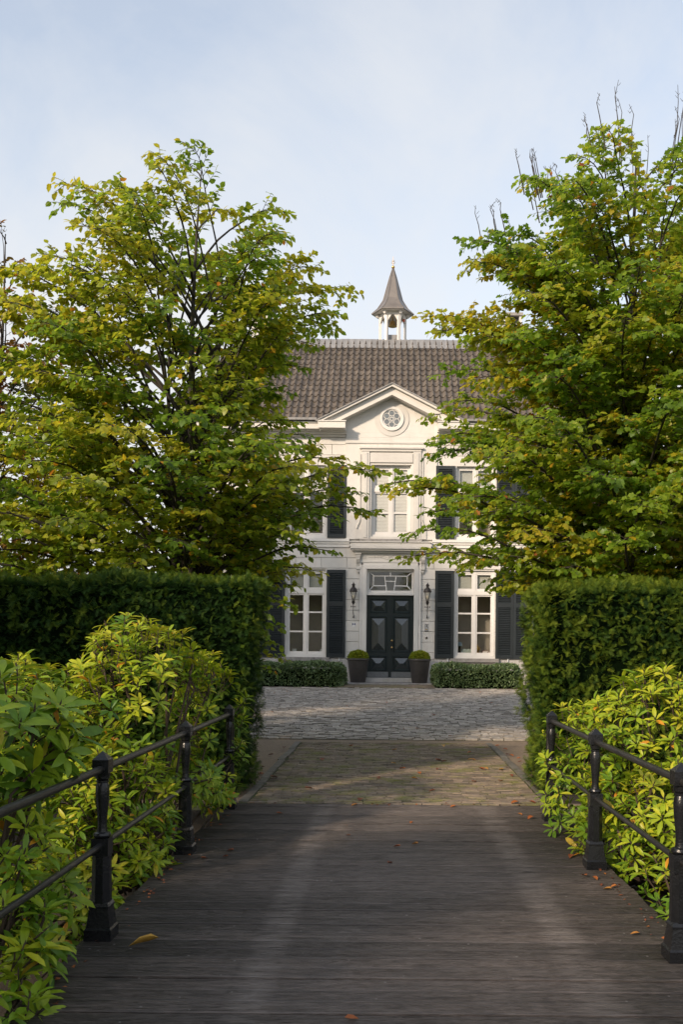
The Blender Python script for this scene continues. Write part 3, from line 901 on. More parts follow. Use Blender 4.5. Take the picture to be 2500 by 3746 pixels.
# lead over ridge and hips
mb = MB()
nst = 9; Lr = 2 * RW / nst
for k in range(nst):
    x0 = -RW + k * Lr
    up = .012 * (k % 2)
    prof = [(RYy - .46, RZz - .40 + up), (RYy - .06, RZz + .02 + up), (RYy, RZz + .06 + up), (RYy + .06, RZz + .02 + up), (RYy + .46, RZz - .40 + up)]
    v = []; f = []
    m = 24
    for j in range(m + 1):
        xx = x0 + (Lr + .03) * j / m
        for q, (yy, zz) in enumerate(prof):
            wv = .016 * math.cos(2 * math.pi * (xx + EW) / TP - 2.6) if q in (0, 4) else 0
            v.append((HX + xx, FY + yy, zz + wv))
    for j in range(m):
        for q in range(4):
            a = j * 5 + q
            f.append((a, a + 5, a + 6, a + 1))
    mb.add(v, f)
mb.build('ridge_flashing', M['lead'], roof, smooth=True)
mb = MB()
for s in (-1, 1):
    mb.tube([(HX + s * EW, FY + EY, EZ + .07), (HX + s * RW, FY + RYy, RZz + .07)], .085, 8)
mb.build('hip_flashing', M['lead'], roof, smooth=True)

# -------- chimneys
for x in (-4.80, 4.35):
    mb = MB(); hb(mb, x - .30, x + .30, RYy - .45, RYy + .45, 11.9, 13.22); hb(mb, x - .34, x + .34, RYy - .49, RYy + .49, 13.223, 13.30)
    ch = mb.build('chimney', M['wall'], house)
    for a in (-.27, .27):
        for b in (-.42, 0, .42):
            mb = MB(); hb(mb, x + a - .045, x + a + .045, RYy + b - .05, RYy + b + .05, 13.303, 13.57)
            mb.build('chimney_pier', M['wall'], ch)
    mb = MB(); hb(mb, x - .36, x + .36, RYy - .52, RYy + .52, 13.573, 13.68); mb.build('chimney_cap', M['stone'], ch)
    mb = MB(); hb(mb, x - .2, x + .2, RYy - .36, RYy + .36, 13.303, 13.52); mb.build('chimney_flue', M['dark'], ch)

# -------- bell turret
CX, CY = HX + .005, FY + RYy + .42
def hexpt(r, k): return (CX + r * math.cos(math.pi / 3 * k), CY + r * math.sin(math.pi / 3 * k))
mb = MB()
mb.lathe((CX, CY, 0), [(.28, 12.20), (.28, 12.90)], 6)
tur = mb.build('bell_turret', M['lead'], house)
for k in range(6):
    a = math.pi / 3 * k
    p = hexpt(.46, k)
    mb = MB(); mb.frustum(p, .072, .072, 12.30, 13.66, 4, a + math.pi / 4)
    mb.build('turret_post', M['trim'], tur)
    # arched valance between two posts: cusped underside
    q = hexpt(.46, k + 1)
    ux, uy = q[0] - p[0], q[1] - p[1]
    L = math.hypot(ux, uy); ux /= L; uy /= L
    nx_, ny_ = uy, -ux
    n = 20; v = []; f = []
    for i in range(n + 1):
        u = i / n
        w = abs(u - .5) * 2
        # steep trefoil-ogee opening
        zl = 13.28 + .33 * max(0, 1 - ((w - .1) / .82)) ** .8 if w > .30 else 13.535 + .045 * math.cos(w / .30 * math.pi / 2) + .035
        zl = min(zl, 13.60)
        if w > .92: zl = 13.22
        for (off, zz) in ((.03, 13.68), (.03, zl), (-.03, zl), (-.03, 13.68)):
            v.append((p[0] + ux * L * u + nx_ * off, p[1] + uy * L * u + ny_ * off, zz))
    for i in range(n):
        a0, b0 = 4 * i, 4 * i + 4
        f += [(a0, a0 + 1, b0 + 1, b0), (a0 + 1, a0 + 2, b0 + 2, b0 + 1), (a0 + 2, a0 + 3, b0 + 3, b0 + 2)]
    mb = MB(); mb.add(v, f); mb.build('valance', M['trim'], tur)
    # eaves bracket
    c = hexpt(.57, k)
    mb = MB(); mb.frustum(c, .055, .09, 13.60, 13.70, 4, math.pi / 3 * k + math.pi / 4); mb.build('eaves_bracket', M['trim'], tur)
mb = MB(); mb.lathe((CX, CY, 0), [(.50, 13.64), (.50, 13.715), (.74, 13.70), (.74, 13.73)], 6); mb.build('eaves_soffit', M['trim'], tur)
mb = MB(); mb.lathe((CX, CY, 0), [(.79, 13.715), (.79, 13.74), (.57, 13.93), (.40, 14.18), (.36, 14.25), (.13, 15.10), (.03, 15.42)], 6)
mb.build('spire', M['zinc'], tur)
mb = MB()
for k in range(6):
    pts = [(*hexpt(r, k), z) for r, z in ((.79, 13.74), (.57, 13.935), (.40, 14.185), (.36, 14.255), (.13, 15.105), (.03, 15.42))]
    mb.tube(pts, .016, 5)
mb.build('spire_roll', M['zinc'], tur)
mb = MB(); mb.sphere((CX, CY, 15.48), .062, 14, 10); mb.build('gilt_ball', M['gold'], tur, smooth='all')
mb = MB(); mb.tube([(CX, CY, 15.5), (CX, CY, 15.88)], [.012, .005], 6)
for s in (-1, 1):
    mb.tube([(CX + s * (.012 + .05 * math.sin(t * math.pi)), CY, 15.60 + .10 * t) for t in [i / 6 for i in range(7)]], .008, 5)
    mb.tube([(CX + s * .012, CY, 15.70), (CX + s * .04, CY, 15.735), (CX + s * .055, CY, 15.71)], .008, 5)
mb.build('finial', M['gold'], tur)
mb = MB(); mb.lathe((CX + .41, CY - .1, 13.42), [(.03, 0), (.045, .02), (.045, .09), (.02, .11)], 10); mb.build('turret_lamp', M['orange'], tur)
mb = MB(); mb.tube([(CX, CY, 13.64), (CX, CY, 13.5)], .02, 6); mb.lathe((CX, CY, 13.28), [(.16, 0), (.13, .04), (.10, .12), (.09, .18), (.04, .22)], 14); mb.build('bell', M['brass'], tur, smooth=True)

tur.location = (0, 0, .17)
# -------- windows
def window(xc, z0, z1, hw, trans_z, bars, blind_to=None, slats=False, blindmat='blind', curtain=None):
    y0 = .10                                   # set back in the opening
    mb = MB()
    w = hw
    hb(mb, xc - w, xc - w + .085, y0, y0 + .10, z0, z1); hb(mb, xc + w - .085, xc + w, y0, y0 + .10, z0, z1)
    hb(mb, xc - w + .085, xc + w - .085, y0, y0 + .10, z1 - .09, z1); hb(mb, xc - w + .085, xc + w - .085, y0, y0 + .10, z0, z0 + .10)
    hb(mb, xc - w + .085, xc + w - .085, y0 - .02, y0 + .10, trans_z - .065, trans_z + .065)
    hb(mb, xc - .045, xc + .045, y0 - .008, y0 + .10, z0 + .10, trans_z - .065); hb(mb, xc - .045, xc + .045, y0 - .008, y0 + .10, trans_z + .065, z1 - .09)
    hb(mb, xc - w - .0, xc + w + .0, y0 - .075, y0 - .002, z0 - .0, z0 + .075)      # weather board at the foot
    win = mb.build('window', M['trim'], house)
    mb = MB()
    hb(mb, xc - w + .004, xc - w + .03, .0, y0 - .003, z0 + .08, z1 - .004); hb(mb, xc + w - .03, xc + w - .004, .0, y0 - .003, z0 + .08, z1 - .004)
    mb.build('window_lining', M['trim'], win)
    for s in (-1, 1):
        a, b = sorted((xc + s * .047, xc + s * (w - .087)))
        for (p, q, bs) in ((z0 + .102, trans_z - .067, bars), (trans_z + .067, z1 - .092, ())):
            t = .045
            mb = MB()
            hb(mb, a, a + t, y0 + .01, y0 + .06, p, q); hb(mb, b - t, b, y0 + .01, y0 + .06, p, q)
            hb(mb, a + t, b - t, y0 + .01, y0 + .06, q - t, q); hb(mb, a + t, b - t, y0 + .01, y0 + .06, p, p + t + .03)
            mb.build('sash', M['trim'], win)
            edges = [p + t + .03] + list(bs) + [q - t]
            for z in bs:
                mb = MB(); hb(mb, a + t, b - t, y0 + .015, y0 + .055, z - .026, z + .026); mb.build('glazing_bar', M['trim'], win)
            for e0, e1 in zip(edges, edges[1:]):
                mb = MB()
                l0 = e0 + (.026 if e0 in bs else 0); l1 = e1 - (.026 if e1 in bs else 0)
                hb(mb, a + t, b - t, y0 + .034, y0 + .040, l0, l1); mb.build('pane', M['glass'], win)
    if blind_to:
        mb = MB(); hb(mb, xc - w + .1, xc + w - .1, .215, .225, blind_to, z1 - .03)
        hb(mb, xc - w + .1, xc + w - .1, .21, .23, blind_to - .03, blind_to - .001)
        mb.build('roller_blind', M[blindmat], win)
    if slats:
        mb = MB(); z = z0 + .12; k = 0
        while z < z1 - .06:
            y = .172; c = .007
            mb.add([(HX + xc - w + .1, FY + y - c, z - .017), (HX + xc + w - .1, FY + y - c, z - .017), (HX + xc + w - .1, FY + y + c, z + .022), (HX + xc - w + .1, FY + y + c, z + .022)], [(0, 1, 2, 3)])
            z += .047
        mb.build('blind_slats', M['slatblind'], win, kind='stuff')
    return win
gz = (2.08, 2.715)
wins = []
for i, x in enumerate(BAYS):
    wins.append(window(x, GZ0, GZ1, .665, 3.39, gz, blind_to=3.30 if i != 1 else 3.42))
    w = window(x, UZ0, UZ1, .65, 6.75, (6.0,), blind_to=6.9)
window(0, UZ0 + .06, UZ1, .655, 6.75, (6.0,), slats=True)
for x in BAYS:                                     # stone sills
    mb = MB(); hb(mb, x - .79, x + .79, -.16, .10, 1.12, 1.238); hb(mb, x - .74, x + .74, -.11, -.052, 1.08, 1.117); hb(mb, x - .70, x + .70, -.085, -.052, 1.03, 1.077)
    mb.build('window_sill', M['stone'], house)
mb = MB(); hb(mb, -1.02, 1.02, -.20, -.06, 5.024, 5.109); mb.build('window_sill', M['stone'], house)

# -------- shutters
slat_me = {}
def slat_mesh(w):
    k = round(w, 3)
    if k not in slat_me:
        me = bpy.data.meshes.new('slat')
        t, d = .006, .026
        v = []
        for sx_ in (-k / 2, k / 2):
            v += [(sx_, -d, -.020 - t), (sx_, d * .6, .018 - t), (sx_, d * .6, .018 + t), (sx_, -d, -.020 + t)]
        me.from_pydata(v, [], [(0, 4, 5, 1), (1, 5, 6, 2), (2, 6, 7, 3), (3, 7, 4, 0), (0, 1, 2, 3), (7, 6, 5, 4)])
        me.materials.append(M['shutter']); slat_me[k] = me
    return slat_me[k]
def shutter(x0, x1, z0, z1, rail_z, single, hook=None):
    mb = MB(); t = .085; yf, yb = -.075, -.03
    hb(mb, x0, x0 + t, yf, yb, z0, z1); hb(mb, x1 - t, x1, yf, yb, z0, z1)
    for a, b in ((z0, z0 + .11), (rail_z - .07, rail_z + .07), (z1 - .11, z1)):
        hb(mb, x0 + t, x1 - t, yf, yb, a, b)
    hb(mb, x0 + .02, x1 - .02, yb + .003, yb + .009, z0 + .02, z1 - .02)
    sh = mb.build('shutter', M['shutter'], house)
    me = slat_mesh(x1 - x0 - 2 * t)
    acc = MB()
    for a, b in ((z0 + .11, rail_z - .07), (rail_z + .07, z1 - .11)):
        n = round((b - a) / .058)
        for i in range(n):
            z = a + (b - a) * (i + .5) / n
            loc = Vector((HX + (x0 + x1) / 2, FY - .050, z))
            if single:
                link('slat', me, sh, loc - ORIG[house.name])
            else:
                acc.add([(v.co.x + loc.x, v.co.y + loc.y, v.co.z + loc.z) for v in me.vertices], [tuple(p.vertices) for p in me.polygons])
    if acc.v: acc.build('slats', M['shutter'], sh, kind='stuff')
    if hook is not None:
        mb = MB(); hb(mb, hook - .014, hook + .014, -.10, -.052, z0 - .10, z0 - .005); mb.build('shutter_hook', M['white'], sh)
for bi, x in enumerate(BAYS):
    for s in (-1, 1):
        wd = .62
        a, b = sorted((x + s * .685, x + s * (.685 + wd)))
        inner = abs(x) < 3 or (x * s < 0)
        if abs(x) < 3 and x * s > 0:               # the neighbouring pair meets between the bays
            a, b = sorted((x + s * .685, x + s * 1.262))
        if abs(x) > 3 and x * s < 0:
            a, b = sorted((x + s * .685, x + s * 1.282))
        shutter(a, b, 1.235, 4.105, 2.985, inner, hook=(a + b) / 2 + .12)
        shutter(a, b, UZ0 + .01, UZ1 - .02, 6.68, False)

# -------- doorway
mb = MB()
for s in (-1, 1):
    def sb(x0, x1, y0, y1, z0, z1):
        a, b = sorted((s * x0, s * x1)); hb(mb, a, b, y0, y1, z0, z1)
    sb(.775, .905, -.10, .018, .58, 4.27); sb(.905, .955, -.065, .018, .58, 4.35); sb(.955, 1.005, -.085, .018, .58, 4.35)
    sb(.80, .83, -.112, -.102, .62, 4.19)
hb(mb, -.905, .905, -.098, .018, 4.143, 4.268); hb(mb, -.955, .955, -.065, .018, 4.271, 4.35)
hb(mb, -1.005, 1.005, -.085, .018, 4.352, 4.40)
hb(mb, -.98, .98, -.055, .018, 4.403, 4.66)
door_sur = mb.build('door_surround', M['trim'], house)
mb = MB()
hb(mb, -1.18, 1.18, -.20, .018, 4.663, 4.72); hb(mb, -1.26, 1.26, -.30, .018, 4.723, 4.775); hb(mb, -1.31, 1.31, -.36, .018, 4.778, 4.86)
hb(mb, -1.34, 1.34, -.32, .018, 4.863, 4.93); hb(mb, -1.30, 1.30, -.26, .018, 4.933, 4.985); hb(mb, -1.33, 1.33, -.30, .018, 4.988, 5.02)
mb.build('door_cornice', M['surround'], house)
for s in (-1, 1):
    mb = MB(); c = s * 1.06
    hb(mb, c - .10, c + .10, -.19, -.002, 4.60, 4.66); hb(mb, c - .085, c + .085, -.16, -.002, 4.54, 4.598)
    prof = [(-.15, 4.537), (-.165, 4.45), (-.13, 4.36), (-.085, 4.30), (-.075, 4.22), (-.105, 4.16), (-.11, 4.12), (-.07, 4.09), (-.0, 4.09), (-.0, 4.537)]
    n = len(prof)
    v = [(HX + c - .068, FY + y, z) for y, z in prof] + [(HX + c + .068, FY + y, z) for y, z in prof]
    mb.add(v, [tuple(range(n)), tuple(range(2 * n - 1, n - 1, -1))] + [((i + 1) % n, i, n + i, n + (i + 1) % n) for i in range(n)])
    for d in (-.04, 0, .04):
        mb.tube([(HX + c + d, FY + y - .004, z) for y, z in prof[:7]], .012, 5)
    mb.lathe((HX + c, FY - .045, 4.09), [(.055, 0), (.06, -.02), (.05, -.055), (.028, -.09), (.012, -.115)], 10)
    mb.build('console', M['surround'], house)
# relief above the fanlight
mb = MB(); y = FY - .060; zc = 4.53
for s in (-1, 1):
    heart = [(.05, .0), (.07, .055), (.13, .075), (.22, .05), (.30, .012), (.38, .0), (.72, -.0)]
    mb.tube([(HX + s * a, y, zc + b) for a, b in heart], .012, 5)
    mb.tube([(HX + s * a, y, zc - b) for a, b in [(.05, 0), (.07, .05), (.12, .07), (.20, .05), (.28, .015), (.34, .02)]], .012, 5)
    for a in (.40, .52):
        mb.tube([(HX + s * a, y, zc - .05), (HX + s * (a + .02), y, zc), (HX + s * a, y, zc + .06)], .011, 5)
    a, b = sorted((s * .80, s * .96)); mb.box(HX + a, HX + b, FY - .068, FY - .053, 4.46, 4.62); mb.box(HX + a + .035, HX + b - .035, FY - .078, FY - .0682, 4.495, 4.585)
mb.tube([(HX - .05, y, zc), (HX, y, zc + .02), (HX + .05, y, zc)], .012, 5)
mb.build('relief', M['surround'], house)
# fanlight
mb = MB(); fy0 = .09
hb(mb, -.772, -.70, fy0, fy0 + .09, 3.29, 4.137); hb(mb, .70, .772, fy0, fy0 + .09, 3.29, 4.137)
hb(mb, -.70, .70, fy0, fy0 + .09, 4.06, 4.137); hb(mb, -.70, .70, fy0, fy0 + .09, 3.34, 3.445); hb(mb, -.775, .775, -.03, fy0 + .10, 3.29, 3.338); hb(mb, -.775, .775, -.01, fy0 - .003, 3.342, 3.37)
fan = mb.build('fanlight', M['trim'], house)
mb = MB(); yy = FY + fy0 + .03
L_ = lambda x0, z0, x1, z1: mb.tube([(HX + x0, yy, z0), (HX + x1, yy, z1)], .0165, 4)
L_(-.70, 4.06, -.555, 3.92); L_(.70, 4.06, .555, 3.92); L_(-.70, 3.445, -.555, 3.60); L_(.70, 3.445, .555, 3.60)
L_(-.555, 3.92, .555, 3.92); L_(-.555, 3.92, -.555, 3.60); L_(.555, 3.92, .555, 3.60)
L_(-.555, 3.60, -.155, 3.60); L_(.555, 3.60, .155, 3.60); L_(0, 4.06, 0, 3.92)
L_(-.19, 3.92, -.12, 3.445); L_(.19, 3.92, .12, 3.445); L_(-.165, 3.75, .165, 3.75)
mb.build('leading', M['white'], fan)
mb = MB(); hb(mb, -.70, .70, fy0 + .044, fy0 + .05, 3.446, 4.059); mb.build('pane', M['glass'], fan)
# double door
def leaf_door(s):
    """one leaf: x runs from the meeting edge outwards"""
    mb = MB()
    def sb(x0, x1, y0, y1, z0, z1):
        a, b = sorted((s * x0, s * x1)); hb(mb, a, b, y0, y1, z0, z1)
    sb(.004, .770, .12, .165, .585, 3.285)
    yf = .10
    for a, b in ((.004, .105), (.665, .770)): sb(a, b, yf, .119, .585, 3.285)
    for a, b in ((.585, .81), (1.30, 1.42), (2.60, 2.705), (3.18, 3.285)): sb(.105, .665, yf, .119, a, b)
    d = mb.build('door', M['door'], house)
    for k, (z0, z1) in enumerate(((.81, 1.30), (1.42, 2.60), (2.705, 3.18))):
        mb = MB()
        # bolection moulding
        for (a, b, c, e) in ((.105, .665, z0 + .0, z0 + .04), (.105, .665, z1 - .04, z1), (.105, .145, z0 + .04, z1 - .04), (.625, .665, z0 + .04, z1 - .04)):
            x0_, x1_ = sorted((s * a, s * b)); mb.cbox(HX + x0_, HX + x1_, FY + .082, FY + .119, c, e, .016)
        mb.build('panel_moulding', M['door'], d)
        # diamond-cut panel: a hipped pyramid
        x0, x1 = .175, .595
        p0, p1 = z0 + .075, z1 - .075
        h = .135; y0, yr = FY + .118, FY + .055
        w = (x1 - x0) / 2
        if (p1 - p0) > (x1 - x0):
            r = [((x0 + x1) / 2, p0 + w * 1.1), ((x0 + x1) / 2, p1 - w * 1.1)]
        else:
            hh = (p1 - p0) / 2
            r = [(x0 + hh * .85, (p0 + p1) / 2), (x1 - hh * .85, (p0 + p1) / 2)]
        v = [(s * x0, p0), (s * x1, p0), (s * x1, p1), (s * x0, p1)]
        V = [(HX + a, y0, b) for a, b in v] + [(HX + s * a, yr, b) for a, b in r]
        if (p1 - p0) > (x1 - x0): F = [(0, 1, 4), (1, 2, 5, 4), (2, 3, 5), (3, 0, 4, 5)]
        else: F = [(0, 1, 5, 4), (1, 2, 5), (2, 3, 4, 5), (3, 0, 4)]
        if s < 0: F = [f[::-1] for f in F]
        mb = MB(); mb.add(V, F); mb.build('door_panel', M['facet'], d)
    mb = MB(); sb2 = sorted((s * .03, s * .745)); mb.box(HX + sb2[0], HX + sb2[1], FY + .085, FY + .0995, .60, .775); mb.build('kick_plate', M['kick'], d)
    return d
dl = leaf_door(-1); dr = leaf_door(1)
mb = MB(); hb(mb, -.05, .05, .07, .0985, .60, 3.285); hb(mb, -.025, .025, .05, .0695, .60, 3.285); mb.build('door_astragal', M['door'], dr)
for z, r in ((1.80, .036), (1.577, .032)):
    mb = MB(); mb.tube([(HX + .066, FY + .07, z), (HX + .066, FY + .01, z)], .012, 8); mb.sphere((HX + .066, FY + .0, z), r, 12, 8); mb.build('door_knob', M['brass'], dr, smooth='all')
mb = MB(); hb(mb, -.90, .90, -.42, .17, .46, .575); mb.build('door_step', M['plinth'], house)

# stone slab and brick apron before the door
mb = MB(); mb.cbox(HX - 1.46, HX + 1.40, 28.82, 29.93, .34, .452, .01)
slab = mb.build('door_slab', M['stone'], None); slab['kind'] = 'structure'
apron = sheet('brick_apron', HX - 1.62, HX + 1.42, 27.26, 28.80, M['joint'], .006); ORIG[apron.name] = Vector((0, 0, 0))
paving(apron, 'brick', 'bricks', HX - 1.58, HX + 1.38, 27.28, 28.78, .195, .055, .009, M['brick'], .014, 90, zvar=.003, hj=.003)

# -------- small things on the facade
def lantern(x, label):
    y = FY - .26
    t = empty('wall_lantern', (HX + x, FY - .06, 2.55), label, 'wall lantern', 'lanterns beside the front door')
    c = (HX + x, y, 0)
    mb = MB(); mb.lathe(c, [(.125, 3.375), (.128, 3.395), (.118, 3.44), (.085, 3.50), (.050, 3.525), (.046, 3.60), (.072, 3.605), (.018, 3.655), (.012, 3.675), (.004, 3.70)], 8)
    mb.build('hood', M['lantern'], t)
    mb = MB()
    for k in range(4):
        a = math.pi / 4 + k * math.pi / 2
        mb.tube([(c[0] + .118 * math.cos(a), y + .118 * math.sin(a), 3.385), (c[0] + .046 * math.cos(a), y + .046 * math.sin(a), 3.08)], .0095, 5)
    mb.build('frame', M['lantern'], t)
    for k in range(4):
        a0, a1 = math.pi / 4 + k * math.pi / 2, math.pi / 4 + (k + 1) * math.pi / 2
        q = [(c[0] + r * math.cos(a), y + r * math.sin(a), z) for r, z, a in ((.112, 3.38, a0), (.112, 3.38, a1), (.043, 3.085, a1), (.043, 3.085, a0))]
        mb = MB(); mb.add(q, [(0, 1, 2, 3)]); mb.build('pane', M['lglass'], t)
    mb = MB(); mb.lathe(c, [(.045, 3.05), (.052, 3.085), (.018, 3.09), (.018, 3.16)], 8); mb.lathe(c, [(.010, 2.955), (.030, 2.985), (.062, 3.045), (.055, 3.05)], 8); mb.build('base_cup', M['lantern'], t)
    mb = MB(); mb.lathe(c, [(.018, 3.16), (.040, 3.21), (.034, 3.26), (.015, 3.28)], 10); mb.build('bulb', M['bulb'], t, smooth='all')
    mb = MB(); mb.tube([(c[0], y, 2.96), (c[0], y, 2.78), (c[0], y + .06, 2.68), (c[0], FY - .03, 2.60)], .013, 6)
    mb.tube([(c[0], y, 2.90), (c[0], FY - .01, 2.90)], .011, 6)
    mb.lathe((c[0], FY - .035, 2.545), [(.03, 0), (.03, .02), (.015, .03), (.015, .09)], 8)
    mb.build('bracket', M['lantern'], t)
    mb = MB(); mb.tube([(c[0] - .075, y, 2.90), (c[0] + .075, y, 2.90)], .010, 6)
    for s in (-1, 1): mb.box(c[0] + s * .075 - .008, c[0] + s * .075 + .008, y - .02, y + .02, 2.875, 2.925)
    mb.build('cross_bar', M['lantern'], t)
lantern(-1.20, 'dark iron lantern on the wall above the small blue and white shield')
lantern(1.21, 'dark iron lantern on the wall above the steel intercom plate')
t = empty('monument_shield', (HX - 1.19, FY, 2.23), 'small white enamel shield with two blue triangles, below a lantern', 'sign')
sx0, sz0 = HX - 1.19, 2.33
mb = MB(); mb.xz([(sx0, sz0 - .105), (sx0 + .048, sz0 - .06), (sx0 + .052, sz0 + .052), (sx0 - .052, sz0 + .052), (sx0 - .048, sz0 - .06)], FY - .016, FY - .002); mb.build('plate', M['white'], t)
for s in (-1, 1):
    p = [(sx0, sz0), (sx0 + s * .052, sz0 + .045), (sx0 + s * .052, sz0 - .045)]
    mb = MB(); mb.xz(p if s < 0 else p[::-1], FY - .020, FY - .0165); mb.build('triangle', M['blue'], t)
t = empty('intercom', (HX + 1.20, FY, 2.12), 'small steel intercom plate with a lens on the wall right of the door', 'intercom')
ix, iz = HX + 1.20, 2.235
mb = MB(); mb.cbox(ix - .062, ix + .062, FY - .022, FY - .002, iz - .105, iz + .105, .004); mb.build('plate', M['steel'], t)
mb = MB(); mb.box(ix - .062, ix + .062, FY - .028, FY - .0225, iz + .100, iz + .112); mb.box(ix - .062, ix + .062, FY - .028, FY - .0225, iz - .115, iz - .098); mb.build('frame', M['dark'], t)
mb = MB(); mb.box(ix - .015, ix + .015, FY - .027, FY - .0225, iz + .065, iz + .092); mb.box(ix - .015, ix + .015, FY - .027, FY - .0225, iz + .025, iz + .052); mb.build('lens', M['dark'], t)
mb = MB(); mb.box(ix - .045, ix + .03, FY - .026, FY - .0225, iz - .070, iz - .045); mb.build('name_plate', M['brass'], t)
mb = MB(); mb.box(ix + .035, ix + .05, FY - .026, FY - .0225, iz + .0, iz + .02); mb.build('button', M['dark'], t)
mb = MB(); mb.lathe((0, 0, 0), [(.042, 0), (.042, .02), (.030, .026)], 16); mb.v = [(ix - .0 + a, FY - .002 - c, 1.905 + b) for a, b, c in mb.v]
bell = thing_mesh('doorbell', mb, M['zinc'], (ix, FY, 1.905), 'round metal doorbell on the wall under the intercom plate', 'doorbell')
mb = MB(); mb.lathe((0, 0, 0), [(.020, 0), (.018, .006)], 12); mb.v = [(ix + a, FY - .0285 - c, 1.905 + b) for a, b, c in mb.v]
mb.build('button', M['dark'], bell)

# things standing on the window ledges indoors
mb = MB(); hb(mb, -HW + .4, -1.35, .34, .60, GZ0 + .10, GZ0 + .165); hb(mb, 1.35, HW - .4, .34, .60, GZ0 + .10, GZ0 + .165)
mb.build('inner_ledge', M['trim'], house)
lz = GZ0 + .167
tl = empty('table_lamp', (HX + 2.32, FY + .46, lz), 'small lamp with pale blue dome shade inside the right window', 'lamp')
mb = MB(); c = (HX + 2.32, FY + .46, lz); mb.lathe(c, [(.07, 0), (.07, .02), (.035, .05), (.035, .22)], 12); mb.build('stand', M['dark'], tl)
mb = MB(); mb.lathe(c, [(.10, .22), (.098, .28), (.07, .34), (.02, .37)], 14); mb.build('lamp_shade', M['blueglass'], tl, smooth='all')
for k, (x, lab) in enumerate(((2.46, 'pale green card box nearest the blue lamp on the right window ledge'), (2.63, 'pale green card box nearest the window mullion on the right window ledge'))):
    mb = MB(); mb.box(HX + x - .08, HX + x + .08, FY + .37, FY + .52, lz, lz + .115)
    b = thing_mesh('storage_box', mb, M['box'], (HX + x, FY + .44, lz), lab, 'box', 'boxes on the right window ledge')
    mb = MB(); mb.box(HX + x - .083, HX + x + .083, FY + .367, FY + .523, lz + .1165, lz + .135); mb.build('lid', M['box'], b)
gt = empty('gilded_figurine', (HX + 2.92, FY + .44, lz), 'small gilded figurine on the ledge inside the right window', 'figurine')
mb = MB(); c = (HX + 2.92, FY + .44, lz); mb.lathe(c, [(.06, 0), (.055, .03), (.035, .05)], 10); mb.build('base', M['gold'], gt)
mb = MB(); mb.tube([(c[0], c[1], lz + .04), (c[0] + .005, c[1], lz + .12), (c[0], c[1], lz + .19), (c[0] - .01, c[1], lz + .26), (c[0] - .005, c[1], lz + .30)], [.045, .055, .042, .020, .008], 10)
mb.tube([(c[0] + .03, c[1], lz + .10), (c[0] + .08, c[1], lz + .13), (c[0] + .085, c[1], lz + .19), (c[0] + .05, c[1], lz + .20)], [.018, .016, .013, .01], 8); mb.build('body', M['gold'], gt, smooth='all')
for k, (x, h, lab) in enumerate(((3.17, .075, 'taller red book lying on the ledge inside the right window'), (3.36, .05, 'flatter red book lying nearest the right window frame inside'))):
    mb = MB(); mb.box(HX + x - .095, HX + x + .09, FY + .37, FY + .50, lz, lz + .008); mb.box(HX + x - .095, HX + x + .09, FY + .37, FY + .50, lz + h - .008, lz + h); mb.box(HX + x - .095, HX + x - .088, FY + .37, FY + .50, lz + .008, lz + h - .008)
    b = thing_mesh('book', mb, M['book'], (HX + x, FY + .44, lz), lab, 'book', 'books on the right window ledge')
    mb = MB(); mb.box(HX + x - .087, HX + x + .085, FY + .374, FY + .496, lz + .0085, lz + h - .0085); mb.build('pages', M['slatblind'], b)
for x, w, h, lab, mt in ((-3.17, .075, .075, 'beige box on the left window ledge in the left bottom pane', 'slatblind'), (-2.29, .045, .07, 'small white candle jar in the right bottom pane of the left window', 'white')):
    mb = MB()
    if w > .06: mb.cbox(HX + x - w, HX + x + w, FY + .36, FY + .48, lz, lz + h, .006)
    else: mb.lathe((HX + x, FY + .42, lz), [(w * .9, 0), (w, .01), (w, h - .01), (w * .85, h)], 14)
    nm = 'small_box' if w > .06 else 'candle_jar'
    b = thing_mesh(nm, mb, M[mt], (HX + x, FY + .42, lz), lab, 'box' if w > .06 else 'jar')
    mb = MB()
    if w > .06: mb.box(HX + x - w - .003, HX + x + w + .003, FY + .357, FY + .483, lz + h + .001, lz + h + .016)
    else: mb.lathe((HX + x, FY + .42, lz + h + .001), [(w * .6, 0), (w * .5, .012), (.006, .02), (.004, .035)], 10)
    mb.build('lid', M[mt], b)

# ------------------------------------------------------------------ the bridge
bridge = empty('footbridge', (0, 4.9, 0), 'dark timber bridge deck of grooved boards leading to the brick path', 'bridge')
PW, PP = .1335, .1455
def plank_mesh(seed):
    rnd = random.Random(seed)
    prof = []; n = 8
    p = PW / n
    prof.append((-PW / 2, -.035)); prof.append((-PW / 2, -.004))
    for i in range(n):
        a = -PW / 2 + i * p
        prof += [(a + .0040, 0.0), (a + p - .0046, 0.0), (a + p - .0030, -.009), (a + p + .0016, -.009)] if i < n - 1 else [(a + .0035, 0.0), (a + p - .004, 0.0)]
    prof.append((PW / 2, -.004)); prof.append((PW / 2, -.035))
    m = 6; v = []; f = []
    for k in range(m + 1):
        x = -1.68 + 3.36 * k / m
        dz = rnd.uniform(-.0022, .0022)
        for q, (y, z) in enumerate(prof):
            v.append((x + (rnd.uniform(-.004, .004) if k in (0, m) and q == 0 else 0), y, z + dz))
    L = len(prof)
    for k in range(m):
        for q in range(L - 1):
            a = k * L + q
            f.append((a, a + L, a + L + 1, a + 1))
    f.append(tuple(range(L))); f.append(tuple(range((m + 1) * L - 1, m * L - 1, -1)))
    me = bpy.data.meshes.new('plank'); me.from_pydata(v, [], f); me.materials.append(M['deck'])
    return me
pms = [plank_mesh(k) for k in range(7)]
rnd = random.Random(11)
y = 9.47 - PW / 2; k = 0
